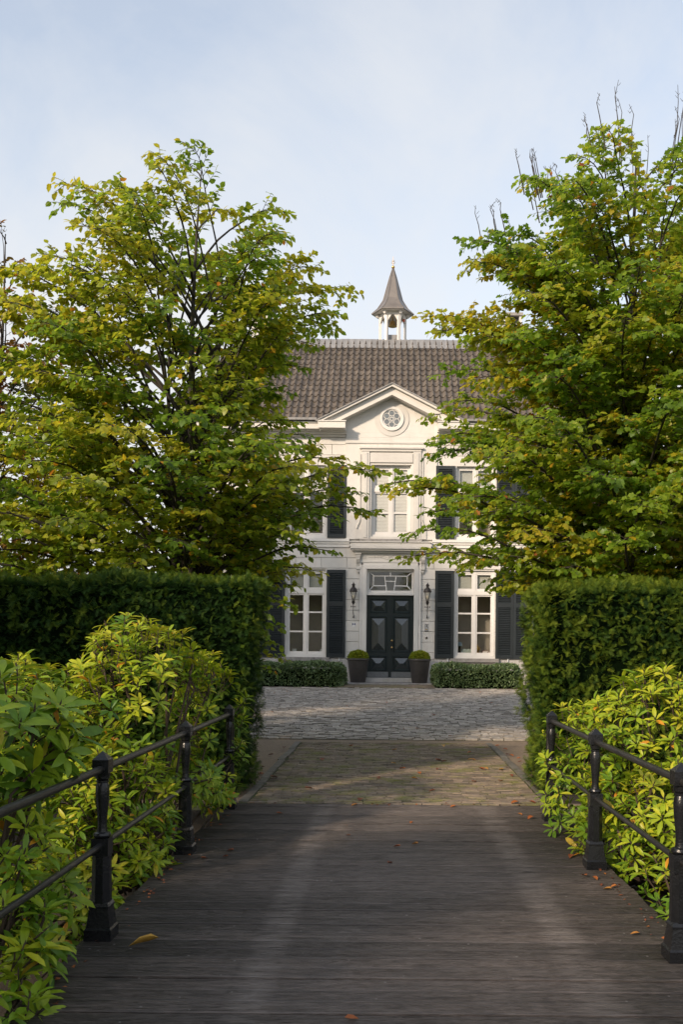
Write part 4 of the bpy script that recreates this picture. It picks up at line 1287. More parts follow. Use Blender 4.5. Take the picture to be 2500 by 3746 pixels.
while y > .3:
    o = link('plank', pms[rnd.randrange(7)], bridge, (rnd.uniform(-.008, .008), y - 4.9, rnd.uniform(-.005, .005)))
    o.rotation_euler = (rnd.uniform(-.012, .012), 0, rnd.uniform(-.0016, .0016))
    y -= PP
for x in (-1.45, -.5, .5, 1.45):
    mb = MB(); mb.box(x - .1, x + .1, .3, 9.46, -.32, -.04); mb.build('beam', M['soil'], bridge)

# ------------------------------------------------------------------ railings
def railing(x, ys, label):
    rt = empty('railing', (x, ys[0], 0), label, 'railing', 'iron railings along the bridge')
    proto = []
    def parts(y):
        c = (x, y)
        q = math.pi / 4
        mb = MB()                                  # shaft: square with chamfered corners, block, turned vase, collar
        mb.frustum(c, .056, .052, .205, .465, 8, math.pi / 8)
        mb.frustum(c, .068, .068, .465, .470, 4, q)
        mb.box(x - .047, x + .047, y - .047, y + .047, .470, .562)
        mb.lathe((x, y, 0), [(.030, .562), (.046, .566), (.050, .576), (.046, .588), (.030, .594), (.028, .606), (.026, .63), (.029, .69), (.036, .76), (.0395, .81), (.037, .85), (.031, .868), (.036, .872), (.036, .880), (.029, .884), (.040, .892), (.041, .918), (.043, .924)], 12)
        post = mb.build('post', M['black'], rt, smooth=True)
        mb = MB(); mb.frustum(c, .106, .106, 0, .060, 4, q); mb.frustum(c, .106, .094, .060, .070, 4, q, False); mb.frustum(c, .094, .074, .070, .175, 4, q); mb.frustum(c, .080, .080, .1752, .186, 4, q); mb.frustum(c, .080, .066, .186, .206, 4, q)
        a = mb.build('plinth', M['black'], post)
        mb = MB(); mb.box(x - .045, x + .045, y - .045, y + .045, .924, .992); mb.frustum(c, .0645, .0645, .992, .998, 4, q); mb.frustum(c, .0645, .004, .998, 1.042, 4, q)
        b = mb.build('cap', M['black'], post)
        return post, a, b
    p0 = parts(ys[0])
    for y in ys[1:]:
        post = p0[0].copy(); COL.objects.link(post); post.location = (0, y - ys[0], 0)
        for ch in p0[1:]:
            c = ch.copy(); COL.objects.link(c); c.parent = post
    for z, r, nm in ((.945, .022, 'top_rail'), (.520, .017, 'lower_rail')):
        mb = MB(); pts = [(x, ys[0], z)] + [(x, y, z) for y in np.linspace(ys[0] + .3, ys[-1], 12)]
        if nm == 'top_rail':                       # the end turns down to the lower rail
            e = ys[-1]
            pts += [(x, e + .10, z), (x, e + .145, z - .012), (x, e + .165, z - .05), (x, e + .17, .73), (x, e + .165, .57), (x, e + .145, .532), (x, e + .10, .520)]
        else:
            pts += [(x, ys[-1] + .1, z)]
        mb.tube(pts, r, 12); mb.build(nm, M['rail'], rt, smooth=True)
    return rt
railing(-1.60, (3.03, 5.13, 7.23, 9.20), 'black iron railing on the left edge of the bridge, in front of the taller rhododendron')
railing(1.555, (2.85, 4.85, 6.85, 8.70), 'black iron railing on the right edge of the bridge, beside the sunlit rhododendron')

# ------------------------------------------------------------------ pots by the door
def potted(x, y, z, lp, lb):
    mb = MB(); mb.lathe((x, y, z), [(.235, 0), (.245, .03), (.335, .70), (.342, .705), (.362, .715), (.366, .745), (.352, .775), (.325, .78), (.315, .74), (.31, .70)], 28, cap=False)
    p = thing_mesh('plant_pot', mb, M['pot'], (x, y, z), lp, 'plant pot', 'pots beside the front door', smooth=True)
    mb = MB(); mb.lathe((x, y, z), [(.305, .69), (.15, .72), (.001, .725)], 20, cap=False); mb.build('potting_soil', M['soil'], p)
    t = empty('box_ball', (x, y, z + .72), lb, 'shrub', 'clipped shrubs in the door pots')
    rg = np.random.default_rng(int(abs(x) * 1000))
    n = 3600
    d = rg.normal(size=(n, 3)); d /= np.linalg.norm(d, axis=1, keepdims=True); d[:, 2] = np.abs(d[:, 2])
    bmp = 1 + .05 * np.sin(9 * d[:, 0] + 1) * np.cos(8 * d[:, 1])
    P = np.array([x, y, z + .755]) + d * np.array([.335, .335, .27]) * (rg.uniform(.86, 1.0, n) * bmp)[:, None]
    D = d + rg.normal(size=(n, 3)) * .6
    Nn = rg.normal(size=(n, 3)) + np.array([0, 0, .8])
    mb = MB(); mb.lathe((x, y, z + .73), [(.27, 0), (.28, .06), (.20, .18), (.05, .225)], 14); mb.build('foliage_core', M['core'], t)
    leaves('foliage', SMALL, P, D, Nn, rg.uniform(.03, .055, n), np.clip(rg.normal(.78, .2, n), 0, 1), M['ballleaf'], t)
potted(-.985, 29.30, .452, 'dark tapered pot standing left of the front door', 'clipped bright green box ball in the pot left of the front door')
potted(.985, 29.22, .452, 'dark tapered pot standing right of the front door', 'clipped bright green box ball in the pot right of the front door')

# ------------------------------------------------------------------ clipped hedges
def surface_points(rg, x0, x1, y0, y1, z0, z1, dens, faces, rad=.16, lean=0.0):
    P = []; Nr = []
    spec = {'front': ((x1 - x0) * (z1 - z0), (0, -1, 0)), 'east': ((y1 - y0) * (z1 - z0), (1, 0, 0)), 'west': ((y1 - y0) * (z1 - z0), (-1, 0, 0)), 'top': ((x1 - x0) * (y1 - y0), (0, 0, 1))}
    for fc in faces:
        a, nv = spec[fc]
        n = int(a * dens)
        u, v = rg.random(n), rg.random(n)
        if fc == 'front': p = np.stack([x0 + u * (x1 - x0), np.full(n, y0), z0 + v * (z1 - z0)], 1)
        if fc == 'top': p = np.stack([x0 + u * (x1 - x0), y0 + v * (y1 - y0), np.full(n, z1)], 1)
        if fc == 'east': p = np.stack([np.full(n, x1), y0 + u * (y1 - y0), z0 + v * (z1 - z0)], 1)
        if fc == 'west': p = np.stack([np.full(n, x0), y0 + u * (y1 - y0), z0 + v * (z1 - z0)], 1)
        P.append(p); Nr.append(np.repeat(np.array([nv], float), n, 0))
    P = np.concatenate(P); Nr = np.concatenate(Nr)
    # round the edges and let the surface wander
    c = np.stack([np.clip(P[:, 0], x0 + rad, x1 - rad), np.clip(P[:, 1], y0 + rad, y1 - rad), np.clip(P[:, 2], z0, z1 - rad)], 1)
    d = P - c; l = np.linalg.norm(d, axis=1, keepdims=True)
    q = c + d / np.maximum(l, 1e-6) * np.minimum(l, rad)
    nn = d / np.maximum(l, 1e-6)
    Nr = np.where(l > 1e-4, nn, Nr)
    w = .035 * np.sin(3.1 * q[:, 0] + 2.2 * q[:, 2]) + .03 * np.sin(5.3 * q[:, 2] + 4.1 * q[:, 1] + 1.3) + .025 * np.sin(9 * q[:, 0] + 7 * q[:, 2] + 5 * q[:, 1])
    q = q + Nr * w[:, None]
    q[:, 0] += lean * (q[:, 2] - z0)
    return q, Nr, w

def yew_hedge(x0, x1, y0, y1, z1, label, end, seed, lean, tint_mu, n_dens=380):
    t = empty('yew_hedge', ((x0 + x1) / 2, (y0 + y1) / 2, 0), label, 'hedge', 'clipped hedges beside the path')
    mb = MB(); b = .14
    xs = (x0 + b, x1 - b)
    lz = lean * z1
    v = [(xs[0], y0 + b, -.03), (xs[1], y0 + b, -.03), (xs[1], y1 - b, -.03), (xs[0], y1 - b, -.03)]
    v += [(xs[0] + lz, y0 + b, z1 - b), (xs[1] + lz, y0 + b, z1 - b), (xs[1] + lz, y1 - b, z1 - b), (xs[0] + lz, y1 - b, z1 - b)]
    mb.add(v, [(0, 3, 2, 1), (4, 5, 6, 7), (0, 1, 5, 4), (1, 2, 6, 5), (2, 3, 7, 6), (3, 0, 4, 7)])
    mb.build('shade_core', M['core'], t)  # dark box painted as the shade inside the hedge
    rg = np.random.default_rng(seed)
    vx0, vx1 = (max(x0, -5.4), x1) if end == 'east' else (x0, min(x1, 5.4))
    P, Nr, w = surface_points(rg, vx0, vx1, y0, y1, 0.02, z1, n_dens, ('front', end, 'top'), lean=lean)
    # tufts: each a handful of sprays fanning out of the clipped face
    n0 = len(P)
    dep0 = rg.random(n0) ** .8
    tb = rg.normal(0, .20, n0)
    k = 5
    P = np.repeat(P - Nr * (dep0 * .22)[:, None], k, 0); Nr = np.repeat(Nr, k, 0)
    dep = np.repeat(dep0, k); tb = np.repeat(tb, k)
    n = len(P)
    side = rg.normal(size=(n, 3)); side -= Nr * np.sum(side * Nr, 1, keepdims=True)
    P = P + side * .014
    D = Nr * .8 + side * .9 + np.array([0, 0, .2]) + rg.normal(size=(n, 3)) * .2
    Nn = np.array([0, 0, .9]) + Nr * .5 + rg.normal(size=(n, 3)) * .4
    lump = np.sin(2.3 * P[:, 0] + 1.7 * P[:, 1]) * np.sin(2.9 * P[:, 2] + 2)
    tint = np.clip(tint_mu + .08 * lump + tb + rg.normal(0, .09, n) - .50 * dep + .20 + .15 * (P[:, 2] > z1 - .12), 0.01, .99)  # deeper sprays darker: shade of the gaps put into the tint
    size = rg.uniform(.058, .092, n)
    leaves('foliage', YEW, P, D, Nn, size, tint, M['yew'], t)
    return t
yew_hedge(-7.2, -1.60, 9.85, 11.2, 2.41, 'tall dark clipped yew hedge on the left of the path', 'east', 21, .075, .33)  # its shade is put into the colour, a darker tint than the right hedge
yew_hedge(1.66, 7.2, 9.95, 11.25, 2.38, 'tall sunlit clipped yew hedge on the right of the path', 'west', 22, -.02, .60)  # its sunlight is put into the colour, a brighter tint than the left hedge

def low_hedge(x0, x1, y0, y1, z0, z1, label, seed):
    t = empty('low_hedge', ((x0 + x1) / 2, (y0 + y1) / 2, z0), label, 'hedge', 'low hedges in front of the house')
    mb = MB(); mb.box(x0 + .13, x1 - .13, y0 + .13, y1 - .13, z0 - .05, z1 - .15); mb.build('shade_core', M['core'], t)
    rg = np.random.default_rng(seed)
    P, Nr, w = surface_points(rg, x0, x1, y0, y1, z0 + .03, z1, 1500, ('front', 'east', 'west', 'top'), rad=.2)
    n = len(P)
    dep = rg.random(n) ** 1.5
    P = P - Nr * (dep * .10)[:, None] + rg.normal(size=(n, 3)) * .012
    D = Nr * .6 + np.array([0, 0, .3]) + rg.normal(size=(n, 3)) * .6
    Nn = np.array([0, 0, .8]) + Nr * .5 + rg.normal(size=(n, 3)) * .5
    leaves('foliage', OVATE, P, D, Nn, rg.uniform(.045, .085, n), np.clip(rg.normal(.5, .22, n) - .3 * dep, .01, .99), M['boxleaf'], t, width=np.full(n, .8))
low_hedge(-3.95, -1.36, 27.45, 28.65, .38, 1.06, 'low clipped hedge under the left ground floor window', 31)
low_hedge(1.36, 3.95, 27.40, 28.60, .38, 1.04, 'low clipped hedge under the right ground floor window', 32)

# ------------------------------------------------------------------ rhododendrons
def rhododendron(base, blobs, nw, label, seed, leaf=(.085, .125), tint=(.45, .18), n_single=300, keep=None, droop=0.0, stems=40, group='rhododendrons beside the bridge'):
    t = empty('rhododendron', base, label, 'shrub', group)
    rg = np.random.default_rng(seed)
    B = np.array(blobs, float)
    vol = (B[:, 3] * B[:, 4] + B[:, 4] * B[:, 5] + B[:, 3] * B[:, 5])
    P = []; A = []; TT = []; SZ = []
    tips = []
    tries = 0
    while len(tips) < nw and tries < nw * 40:
        tries += 1
        i = rg.choice(len(B), p=vol / vol.sum())
        d = rg.normal(size=3); d /= np.linalg.norm(d)
        if d[2] < -.75 or d[1] > .75: continue
        r = rg.uniform(.62, 1.0) if rg.random() < .35 else rg.uniform(.88, 1.04)
        r *= 1 + .09 * math.sin(5 * d[0] + seed) * math.cos(4 * d[2] + seed)
        p = B[i, :3] + d * B[i, 3:] * r
        e = np.linalg.norm((p - B[:, :3]) / B[:, 3:], axis=1)
        if e.min() < r * .80 and rg.random() < .93: continue
        if keep is not None and not keep(p): continue
        if tips and len(tips) < 4000:
            q = np.array([x[0] for x in tips])
            if np.min(np.sum((q - p) ** 2, axis=1)) < .050 ** 2: continue
        nrm = d / B[i, 3:]; nrm /= np.linalg.norm(nrm)
        ax = nrm * .55 + np.array([0, 0, .75]) + rg.normal(size=3) * .25
        ax /= np.linalg.norm(ax)
        tips.append((p, ax, nrm, r))
    for p, ax, nrm, r in tips:
        u = np.cross(ax, [.3, .9, .2]); u /= np.linalg.norm(u); v = np.cross(ax, u)
        n = rg.integers(7, 12)
        tb = rg.normal(tint[0], tint[1] * .6)
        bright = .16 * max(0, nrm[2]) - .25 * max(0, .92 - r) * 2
        ph = rg.random() * 6.28
        sz = rg.uniform(*leaf)
        hang = rg.random() < .16 + droop
        for k in range(n):
            a = ph + 2.399 * k
            ring_ = k / n
            th = R(rg.uniform(58, 98) + (28 if hang and ring_ < .6 else 0) - 22 * ring_)
            rad = u * math.cos(a) + v * math.sin(a)
            D = ax * math.cos(th) + rad * math.sin(th)
            Nn = ax * math.sin(th) - rad * math.cos(th)
            P.append(p + D * .012 - ax * .03 * (1 - ring_)); A.append((D, Nn + rg.normal(size=3) * .12))
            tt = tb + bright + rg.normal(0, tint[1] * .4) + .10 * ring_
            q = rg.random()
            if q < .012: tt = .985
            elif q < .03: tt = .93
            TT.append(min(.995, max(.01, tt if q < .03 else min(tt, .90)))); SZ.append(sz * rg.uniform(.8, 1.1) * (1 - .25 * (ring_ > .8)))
    P = np.array(P); D = np.array([a[0] for a in A]); Nn = np.array([a[1] for a in A])
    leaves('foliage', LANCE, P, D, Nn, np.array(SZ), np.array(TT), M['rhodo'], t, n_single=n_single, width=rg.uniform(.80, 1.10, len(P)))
    # woody stems
    mb = MB(); b = np.array(base, float)
    for i in rg.choice(len(tips), min(stems, len(tips)), replace=False):
        p, ax, nrm, r = tips[i]
        s = b + np.array([rg.uniform(-.25, .25), rg.uniform(-.25, .25), -.02])
        m = s * .45 + p * .55 + np.array([0, 0, -.12]); m2 = p - ax * .15
        mb.tube([s, s * .6 + m * .4, m, m2, p], [.022, .018, .012, .008, .006], 5)
    mb.build('stem', M['stem'], t)
    # short green shoots carrying the whorls, with a bud at the top
    mb = MB()
    for p, ax, nrm, r in tips:
        mb.tube([p - ax * .12 - nrm * .04, p - ax * .05, p + ax * .012], [.004, .0042, .0045], 4, cap=False)
        mb.add([p + ax * .012 + np.array(o) for o in ((.006, 0, 0), (-.003, .005, 0), (-.003, -.005, 0))] + [p + ax * .042], [(0, 1, 3), (1, 2, 3), (2, 0, 3)])
    mb.build('shoots', M['stem'], t, kind='stuff')
    return t
no_deck_l = lambda p: not (abs(p[0] / p[1] + .1739) < .016 and p[1] < 9.3 and p[2] > .62) and p[0] < (-1.74 if p[2] > .58 and p[1] < 8.55 else -1.42)
rhododendron((-2.1, 7.7, -.35), [(-2.02, 7.75, .98, .72, .85, .86), (-1.66, 8.35, 1.02, .42, .6, .62), (-1.60, 8.75, .52, .42, .55, .55), (-2.85, 7.4, .70, .8, .85, .80), (-1.73, 9.12, .85, .32, .50, .68), (-1.98, 6.75, .35, .42, .65, .55), (-2.12, 5.95, -.10, .42, .55, .38)], 1150,
             'tallest rhododendron, behind the left railing and against the dark hedge', 41, tint=(.54, .21), keep=no_deck_l, stems=70)
rhododendron((-2.9, 6.1, -.7), [(-3.0, 6.2, 1.02, .55, .5, .62), (-3.3, 6.0, .4, .6, .6, .7)], 150,
             'rhododendron at the left edge of the photo, between the dark hedge and the big-leaved bush', 42, tint=(.36, .15), stems=16)
rhododendron((-2.5, 4.45, -.6), [(-2.05, 4.62, 1.20, .46, .42, .36), (-2.45, 4.35, .85, .5, .45, .4)], 105,
             'near rhododendron with large drooping leaves hanging over the left railing', 43, leaf=(.135, .175), tint=(.42, .2), droop=.38, keep=lambda p: p[0] < -1.58, stems=14)
rhododendron((-2.3, 4.4, -.7), [(-2.02, 4.60, .45, .42, .50, .44), (-1.80, 4.28, .22, .27, .30, .34), (-1.72, 4.05, .02, .2, .2, .2), (-2.35, 4.2, .2, .5, .5, .6)], 170,
             'low rhododendron pushing through the left railing over the deck corner', 44, leaf=(.10, .145), tint=(.42, .2), keep=lambda p: p[0] < -1.43 and p[2] > -.3, stems=26)
no_deck_r = lambda p: not (abs(p[0] / p[1] - .1787) < .016 and p[1] < 8.85 and p[2] > .60) and p[0] > (1.69 if p[2] > .58 and p[1] < 8.3 else 1.38)
rhododendron((2.3, 7.6, -.35), [(2.30, 7.65, .72, .68, .75, .74), (1.70, 8.1, .45, .40, .55, .52), (3.05, 7.35, .80, .8, .85, .70), (1.80, 8.75, .62, .32, .48, .50), (2.15, 6.75, .30, .48, .6, .52), (1.95, 7.3, .15, .42, .5, .5)], 1080,
             'broad yellow-green rhododendron behind the right railing, below the sunlit hedge', 45, tint=(.53, .2), keep=no_deck_r, stems=60)
rhododendron((2.3, 5.7, -.75), [(2.02, 5.75, .05, .36, .55, .40), (2.25, 5.1, .0, .45, .5, .55), (2.55, 5.9, .35, .5, .6, .6)], 170,
             'low rhododendron under the right railing, between its two nearest posts', 46, tint=(.50, .18), keep=lambda p: p[0] > 1.60, stems=26)

# ------------------------------------------------------------------ trees
def interp(tab, z):
    zs = [a for a, b in tab]; rs = [b for a, b in tab]
    return float(np.interp(z, zs, rs))
def tree(base, H, tab_e, tab_w, label, seed, nb, mat, leaf=(.075, .115), shape=OVATE, tint=(.42, .16), zmin=1.6, lead=((0, 0),), n_single=300, depth=.85, trunk_r=.13, bare=0, cat='tree', group=None, dens=1.0, up=.62, inner=.22):
    t = empty('deciduous_tree', base, label, cat, group)
    rg = np.random.default_rng(seed)
    bx, by_, bz = base
    # trunk and leaders
    leaders = []
    for li, (lx, ly) in enumerate(lead):
        pts = []
        for k in range(13):
            u = k / 12
            z = bz + u * (H * (.97 if li == 0 else .80))
            sp = max(0, u - .12) / .88
            pts.append(np.array([bx + lx * sp + .07 * math.sin(5 * u + li + seed), by_ + ly * sp + .06 * math.cos(4 * u + 2 * li + seed), z - .05]))
        rad = [trunk_r * (1 - .94 * (k / 12) ** .8) * (1 if li == 0 else .75) for k in range(13)]
        mb = MB(); mb.tube(pts, rad, 8); mb.build('trunk', M['bark'], t, smooth=True)
        leaders.append(pts)
    P = []; D = []; Nn = []; S = []; T = []
    tw = MB()
    zs = np.linspace(zmin, H - .05, 400)
    wts = np.array([.25 + ((interp(tab_e, z) + interp(tab_w, z)) / 2) ** 1.25 for z in zs])
    cdf = np.cumsum(wts); cdf /= cdf[-1]
    ga = rg.random() * 6.28
    for b in range(nb):
        zt = float(np.interp((b + rg.random()) / nb, cdf, zs))
        az = ga + b * 2.39996 + rg.normal(0, .25)
        ce, sa = math.cos(az), math.sin(az)
        we = (1 + ce) / 2
        Rr = (interp(tab_e, zt) * we + interp(tab_w, zt) * (1 - we)) * (1 - (1 - depth) * abs(sa)) * (rg.uniform(.80, 1.03) if rg.random() < .8 else rg.uniform(.5, .8))
        L = leaders[b % len(leaders)]
        hz = zt / H
        rise = Rr * (.18 + up * hz ** 1.2)
        za = max(.45 if zmin < 1.5 else 1.0, zt - rise - .1)
        u = min(.985, za / (H * .97))
        k = min(11, int(u * 12)); fr = u * 12 - k
        p0 = L[k] * (1 - fr) + L[min(12, k + 1)] * fr
        tip = np.array([bx + Rr * ce, by_ + Rr * sa, bz + zt])
        if (tip - p0)[2] < -.9: p0[2] = tip[2] + .5
        ctrl = p0 * .45 + tip * .55; ctrl[2] = max(p0[2], tip[2]) * .35 + tip[2] * .65 + .10 * Rr
        n = 9
        cur = [(1 - q) ** 2 * p0 + 2 * q * (1 - q) * ctrl + q * q * tip + np.array([.02 * math.sin(9 * q + b), .02 * math.cos(8 * q + b), .015 * math.sin(11 * q)]) for q in np.linspace(0, 1, n)]
        r0 = .012 + .014 * min(1.6, Rr / 2) * (1.15 - .4 * hz)
        mb = MB(); mb.tube(cur, [r0 * (1 - .82 * q) for q in np.linspace(0, 1, n)], 5); mb.build('branch', M['bark'], t, smooth='all')
        Ltot = np.linalg.norm(tip - p0)
        bt = rg.normal(tint[0], tint[1])
        if rg.random() < .12: bt = rg.uniform(.70, .80)
        bt = min(bt, .78)
        outv = np.array([ce, sa, 0])
        def put(pos, tdir, side, sc=1.0):
            out = .45 + .4 * rg.random()
            d_ = tdir * rg.uniform(.35, .8) + side * rg.uniform(.4, .9) + np.array([0, 0, -.30]) + rg.normal(size=3) * .22
            nn_ = np.array([0, 0, .80]) + outv * out * .8 + rg.normal(size=3) * .46
            P.append(pos); D.append(d_); Nn.append(nn_); S.append(rg.uniform(*leaf) * sc)
            q = rg.random()
            tt = min(.84, bt + rg.normal(0, .09) + .10 * (zt / H - .4))
            if q < .014: tt = rg.uniform(.86, 1.0)
            elif q < .06: tt = rg.uniform(.70, .88)
            T.append(min(.995, max(.01, tt)))
        def twig(s, d, ln, lvl):
            m = max(2, int(ln / .040 * dens))
            e = s + d * ln + np.array([0, 0, -.10 * ln * ln - .04 * ln])
            mid = s * .5 + e * .5 + np.array([0, 0, .05 * ln])
            tw.tube([s, mid, e], [.0055 - .001 * lvl, .0040, .0022], 3, cap=False)
            for j in range(m):
                q = (j + .6 + rg.uniform(-.2, .2)) / m
                if q < .18: continue
                pos = (1 - q) ** 2 * s + 2 * q * (1 - q) * mid + q * q * e
                sd = np.cross(d, [0, 0, 1]); sd /= (np.linalg.norm(sd) + 1e-6)
                put(pos, d, sd * (1 if j % 2 else -1))
            put(e, d, rg.normal(size=3) * .3)
            if lvl < 1 and ln > .34:
                for q in (.35, .58, .8):
                    if rg.random() < .75:
                        s2 = s * (1 - q) + e * q
                        sd = np.cross(d, [0, 0, 1]); sd /= (np.linalg.norm(sd) + 1e-6)
                        d2 = d * .65 + sd * rg.choice((-1, 1)) * .7 + rg.normal(size=3) * .18
                        d2 /= np.linalg.norm(d2); twig(s2, d2, ln * rg.uniform(.35, .55), lvl + 1)
        nt_ = max(4, int(Ltot * .80 / .098 * dens))
        for j in range(nt_):
            inn = inner * min(1.0, .25 + hz * 1.1)
            q = inn + (1 - inn) * (j + rg.random()) / nt_
            i = min(n - 2, int(q * (n - 1))); f_ = q * (n - 1) - i
            s = cur[i] * (1 - f_) + cur[i + 1] * f_
            d = cur[i + 1] - cur[i]; d /= np.linalg.norm(d)
            sd = np.cross(d, [0, 0, 1]); sd /= (np.linalg.norm(sd) + 1e-6)
            dd = d * rg.uniform(.45, .9) + sd * (1 if j % 2 else -1) * rg.uniform(.5, .95) + np.array([0, 0, rg.uniform(-.45, .50)])
            dd /= np.linalg.norm(dd)
            ln = (.16 + .50 * (1.05 - q)) * min(1.15, .45 + Rr / 3.2) * rg.uniform(.7, 1.25)
            twig(s, dd, ln, 0)
        twig(cur[-1], (cur[-1] - cur[-2]) / np.linalg.norm(cur[-1] - cur[-2]), .18, 1)
    # bare upright shoots growing out of the leafy top
    if bare:
        PA = np.array(P)
        top = [PA[(PA[:, 2] > bz + H - .75) & (PA[:, 0] > bx - .45)], PA[(PA[:, 2] > bz + H - 1.9) & (PA[:, 0] < bx - .5)]]
        top[1] = top[1][np.argsort(-(top[1][:, 2] - .55 * (top[1][:, 0] - bx)))][:400]
        for b in range(bare):
            big = b < bare * .5 or len(top[1]) == 0
            src = top[0] if big else top[1]
            x, yy, z0 = src[rg.integers(len(src))]
            ln = rg.uniform(.4, 1.05) if big else rg.uniform(.25, .5)
            ox = max(-.14, min(.14, (x - bx) * .30))
            pts = [(x, yy, z0 - .25), (x + ox * .6, yy, z0 + ln * .4), (x + ox * .8 + rg.uniform(-.04, .04), yy, z0 + ln * .75), (x + ox * .75 + rg.uniform(-.05, .05), yy, z0 + ln)]
            tw.tube(pts, [.009, .0065, .005, .003], 4, cap=False)
            for k in range(3):
                q = rg.uniform(.3, .95); s = np.array(pts[1]) * (1 - q) + np.array(pts[3]) * q
                tw.tube([s, s + np.array([rg.choice((-1, 1)) * .035, 0, .045])], [.0045, .002], 3, cap=False)
    tw.build('twigs', M['twig'], t, kind='stuff')
    P = np.array(P); D = np.array(D); Nn = np.array(Nn); S = np.array(S); T = np.array(T)
    # largest in the picture: nearest to the viewer, clear of the hedges and in the frame
    dist = np.linalg.norm(P - np.array([0, 0, 1.65]), axis=1) / S
    hid = (np.abs(P[:, 0] + .01 * P[:, 1]) > .33 * P[:, 1]) | (P[:, 2] < 2.55 + .0 * P[:, 1])
    leaves('foliage', shape, P, D, Nn, S, T, mat, t, n_single=n_single, order=dist + hid * 1e5)
    print('tree', label[:30], 'leaves', len(P))
    return t
LE = [(1.2, 1.4), (2.4, 1.85), (3.0, 2.45), (3.4, 2.7), (4.2, 3.5), (4.6, 2.5), (5.2, 1.8), (6.0, 1.85), (6.8, 2.7), (7.2, 2.4), (7.8, 1.95), (8.4, 1.4), (8.9, .75), (9.2, .3)]
LW = [(1.2, 4.0), (3.0, 4.3), (4.5, 4.2), (6.0, 3.8), (7.1, 3.1), (7.8, 2.5), (8.4, 1.95), (8.8, 1.2), (9.2, .3)]
TREE1 = tree((-3.15, 14.0, 0), 9.2, LE, LW, 'broad green deciduous tree behind the dark hedge, turning yellow at branch ends', 51, 172, M['leafL'], leaf=(.084, .120), tint=(.56, .15), zmin=1.3, lead=((.25, 0), (-.35, .2), (.6, -.1)), inner=.36, dens=.98, up=.42)
RW_ = [(1.2, 1.6), (2.2, 1.8), (2.7, 2.7), (3.0, 3.4), (3.6, 3.65), (4.35, 4.05), (5.0, 3.4), (5.6, 3.2), (6.2, 3.5), (6.6, 3.1), (7.3, 2.85), (7.8, 2.35), (8.3, 1.95), (8.75, 1.45), (9.05, .75), (9.3, .4)]
RE_ = [(1.2, 2.6), (3.0, 3.0), (5.0, 3.0), (7.0, 2.5), (8.3, 1.7), (9.0, 1.1), (9.3, .4)]
tree((3.62, 13.5, 0), 9.3, RE_, RW_, 'tall dense deciduous tree on the right with bare shoots at its top', 52, 215, M['leafR'], leaf=(.070, .102), shape=LOBED, tint=(.52, .14), zmin=1.4, lead=((-.05, 0), (.3, .2), (-.5, -.1)), bare=40, trunk_r=.15, depth=1.0, dens=1.10, inner=.28, up=.52)
FW = [(1.0, 1.6), (4, 2.2), (6.5, 1.6), (8.2, .8), (9.3, .2)]
tree((-7.12, 16.6, 0), 9.4, [(1.0, 1.6), (4.0, 2.3), (6.5, 1.9), (7.6, 1.3), (8.8, .5), (9.4, .15)], FW, 'russet-leaved deciduous tree at the left edge of the photo', 53, 84, M['leafF'], leaf=(.08, .11), tint=(.5, .2), zmin=1.2, n_single=60, bare=12)

# ------------------------------------------------------------------ fallen leaves
def fallen(x, y, z, s, t, lab, grp, rz, name='fallen_leaf', wide=1.0, curl=1.0):
    V0, F0 = OVATE
    V = V0.copy(); V[:, 2] = (V[:, 2] * 1.6 + .16 * (V[:, 1] - .5) ** 2 * 2 + .22 * V[:, 0] ** 2 * 2) * curl
    V[:, 0] *= wide; V[:, 1] -= .5; V[:, 2] -= V[:, 2].min()
    me = tri_mesh(name, V * s, F0, M['fallen'], np.full(len(F0), t))
    o = link(name, me, None, (x, y, z)); o.rotation_euler = (0, 0, rz)
    tag(o, lab, 'leaf', grp)
def leaf_label(x, y, t, size, deck):
    col = 'brown' if t < .35 else 'russet' if t < .5 else 'orange-brown' if t < .62 else 'bright orange' if t < .8 else 'golden' if t < .92 else 'pale yellow'
    side = ('by the left edge' if x < -.95 else 'left of the middle' if x < -.22 else 'in the middle' if x < .3 else 'right of the middle' if x < 1.0 else 'by the right edge')
    if deck: dep = 'nearest the viewer' if y < 5.9 else 'before the second posts' if y < 7.0 else 'level with the second left post' if y < 7.7 else 'between second and third posts' if y < 8.6 else 'close to the brick path'
    else: dep = 'nearest the deck' if y < 10.8 else 'level with the hedge ends' if y < 12 else 'halfway to the cobbles' if y < 13.4 else 'close to the cobbles'
    return f"{col} dry leaf on the {'deck' if deck else 'bricks'} {side}, {dep}"
rnd = random.Random(79)
G1 = 'dry leaves on the bridge deck'; G2 = 'dry leaves on the brick path'
fallen(-1.32, 4.98, .004, .16, .97, 'long curled yellow leaf on the deck beside the near left post', G1, 1.75, wide=.32, curl=1.4)
fallen(-1.6, 4.13, .003, .085, .9, 'pale yellow leaf on the near left corner of the deck under the shrub', G1, .9, wide=.6)
fallen(-1.63, 6.59, .003, .06, .92, 'small bright orange-yellow leaf at the left edge of the deck between two posts', G1, .3)
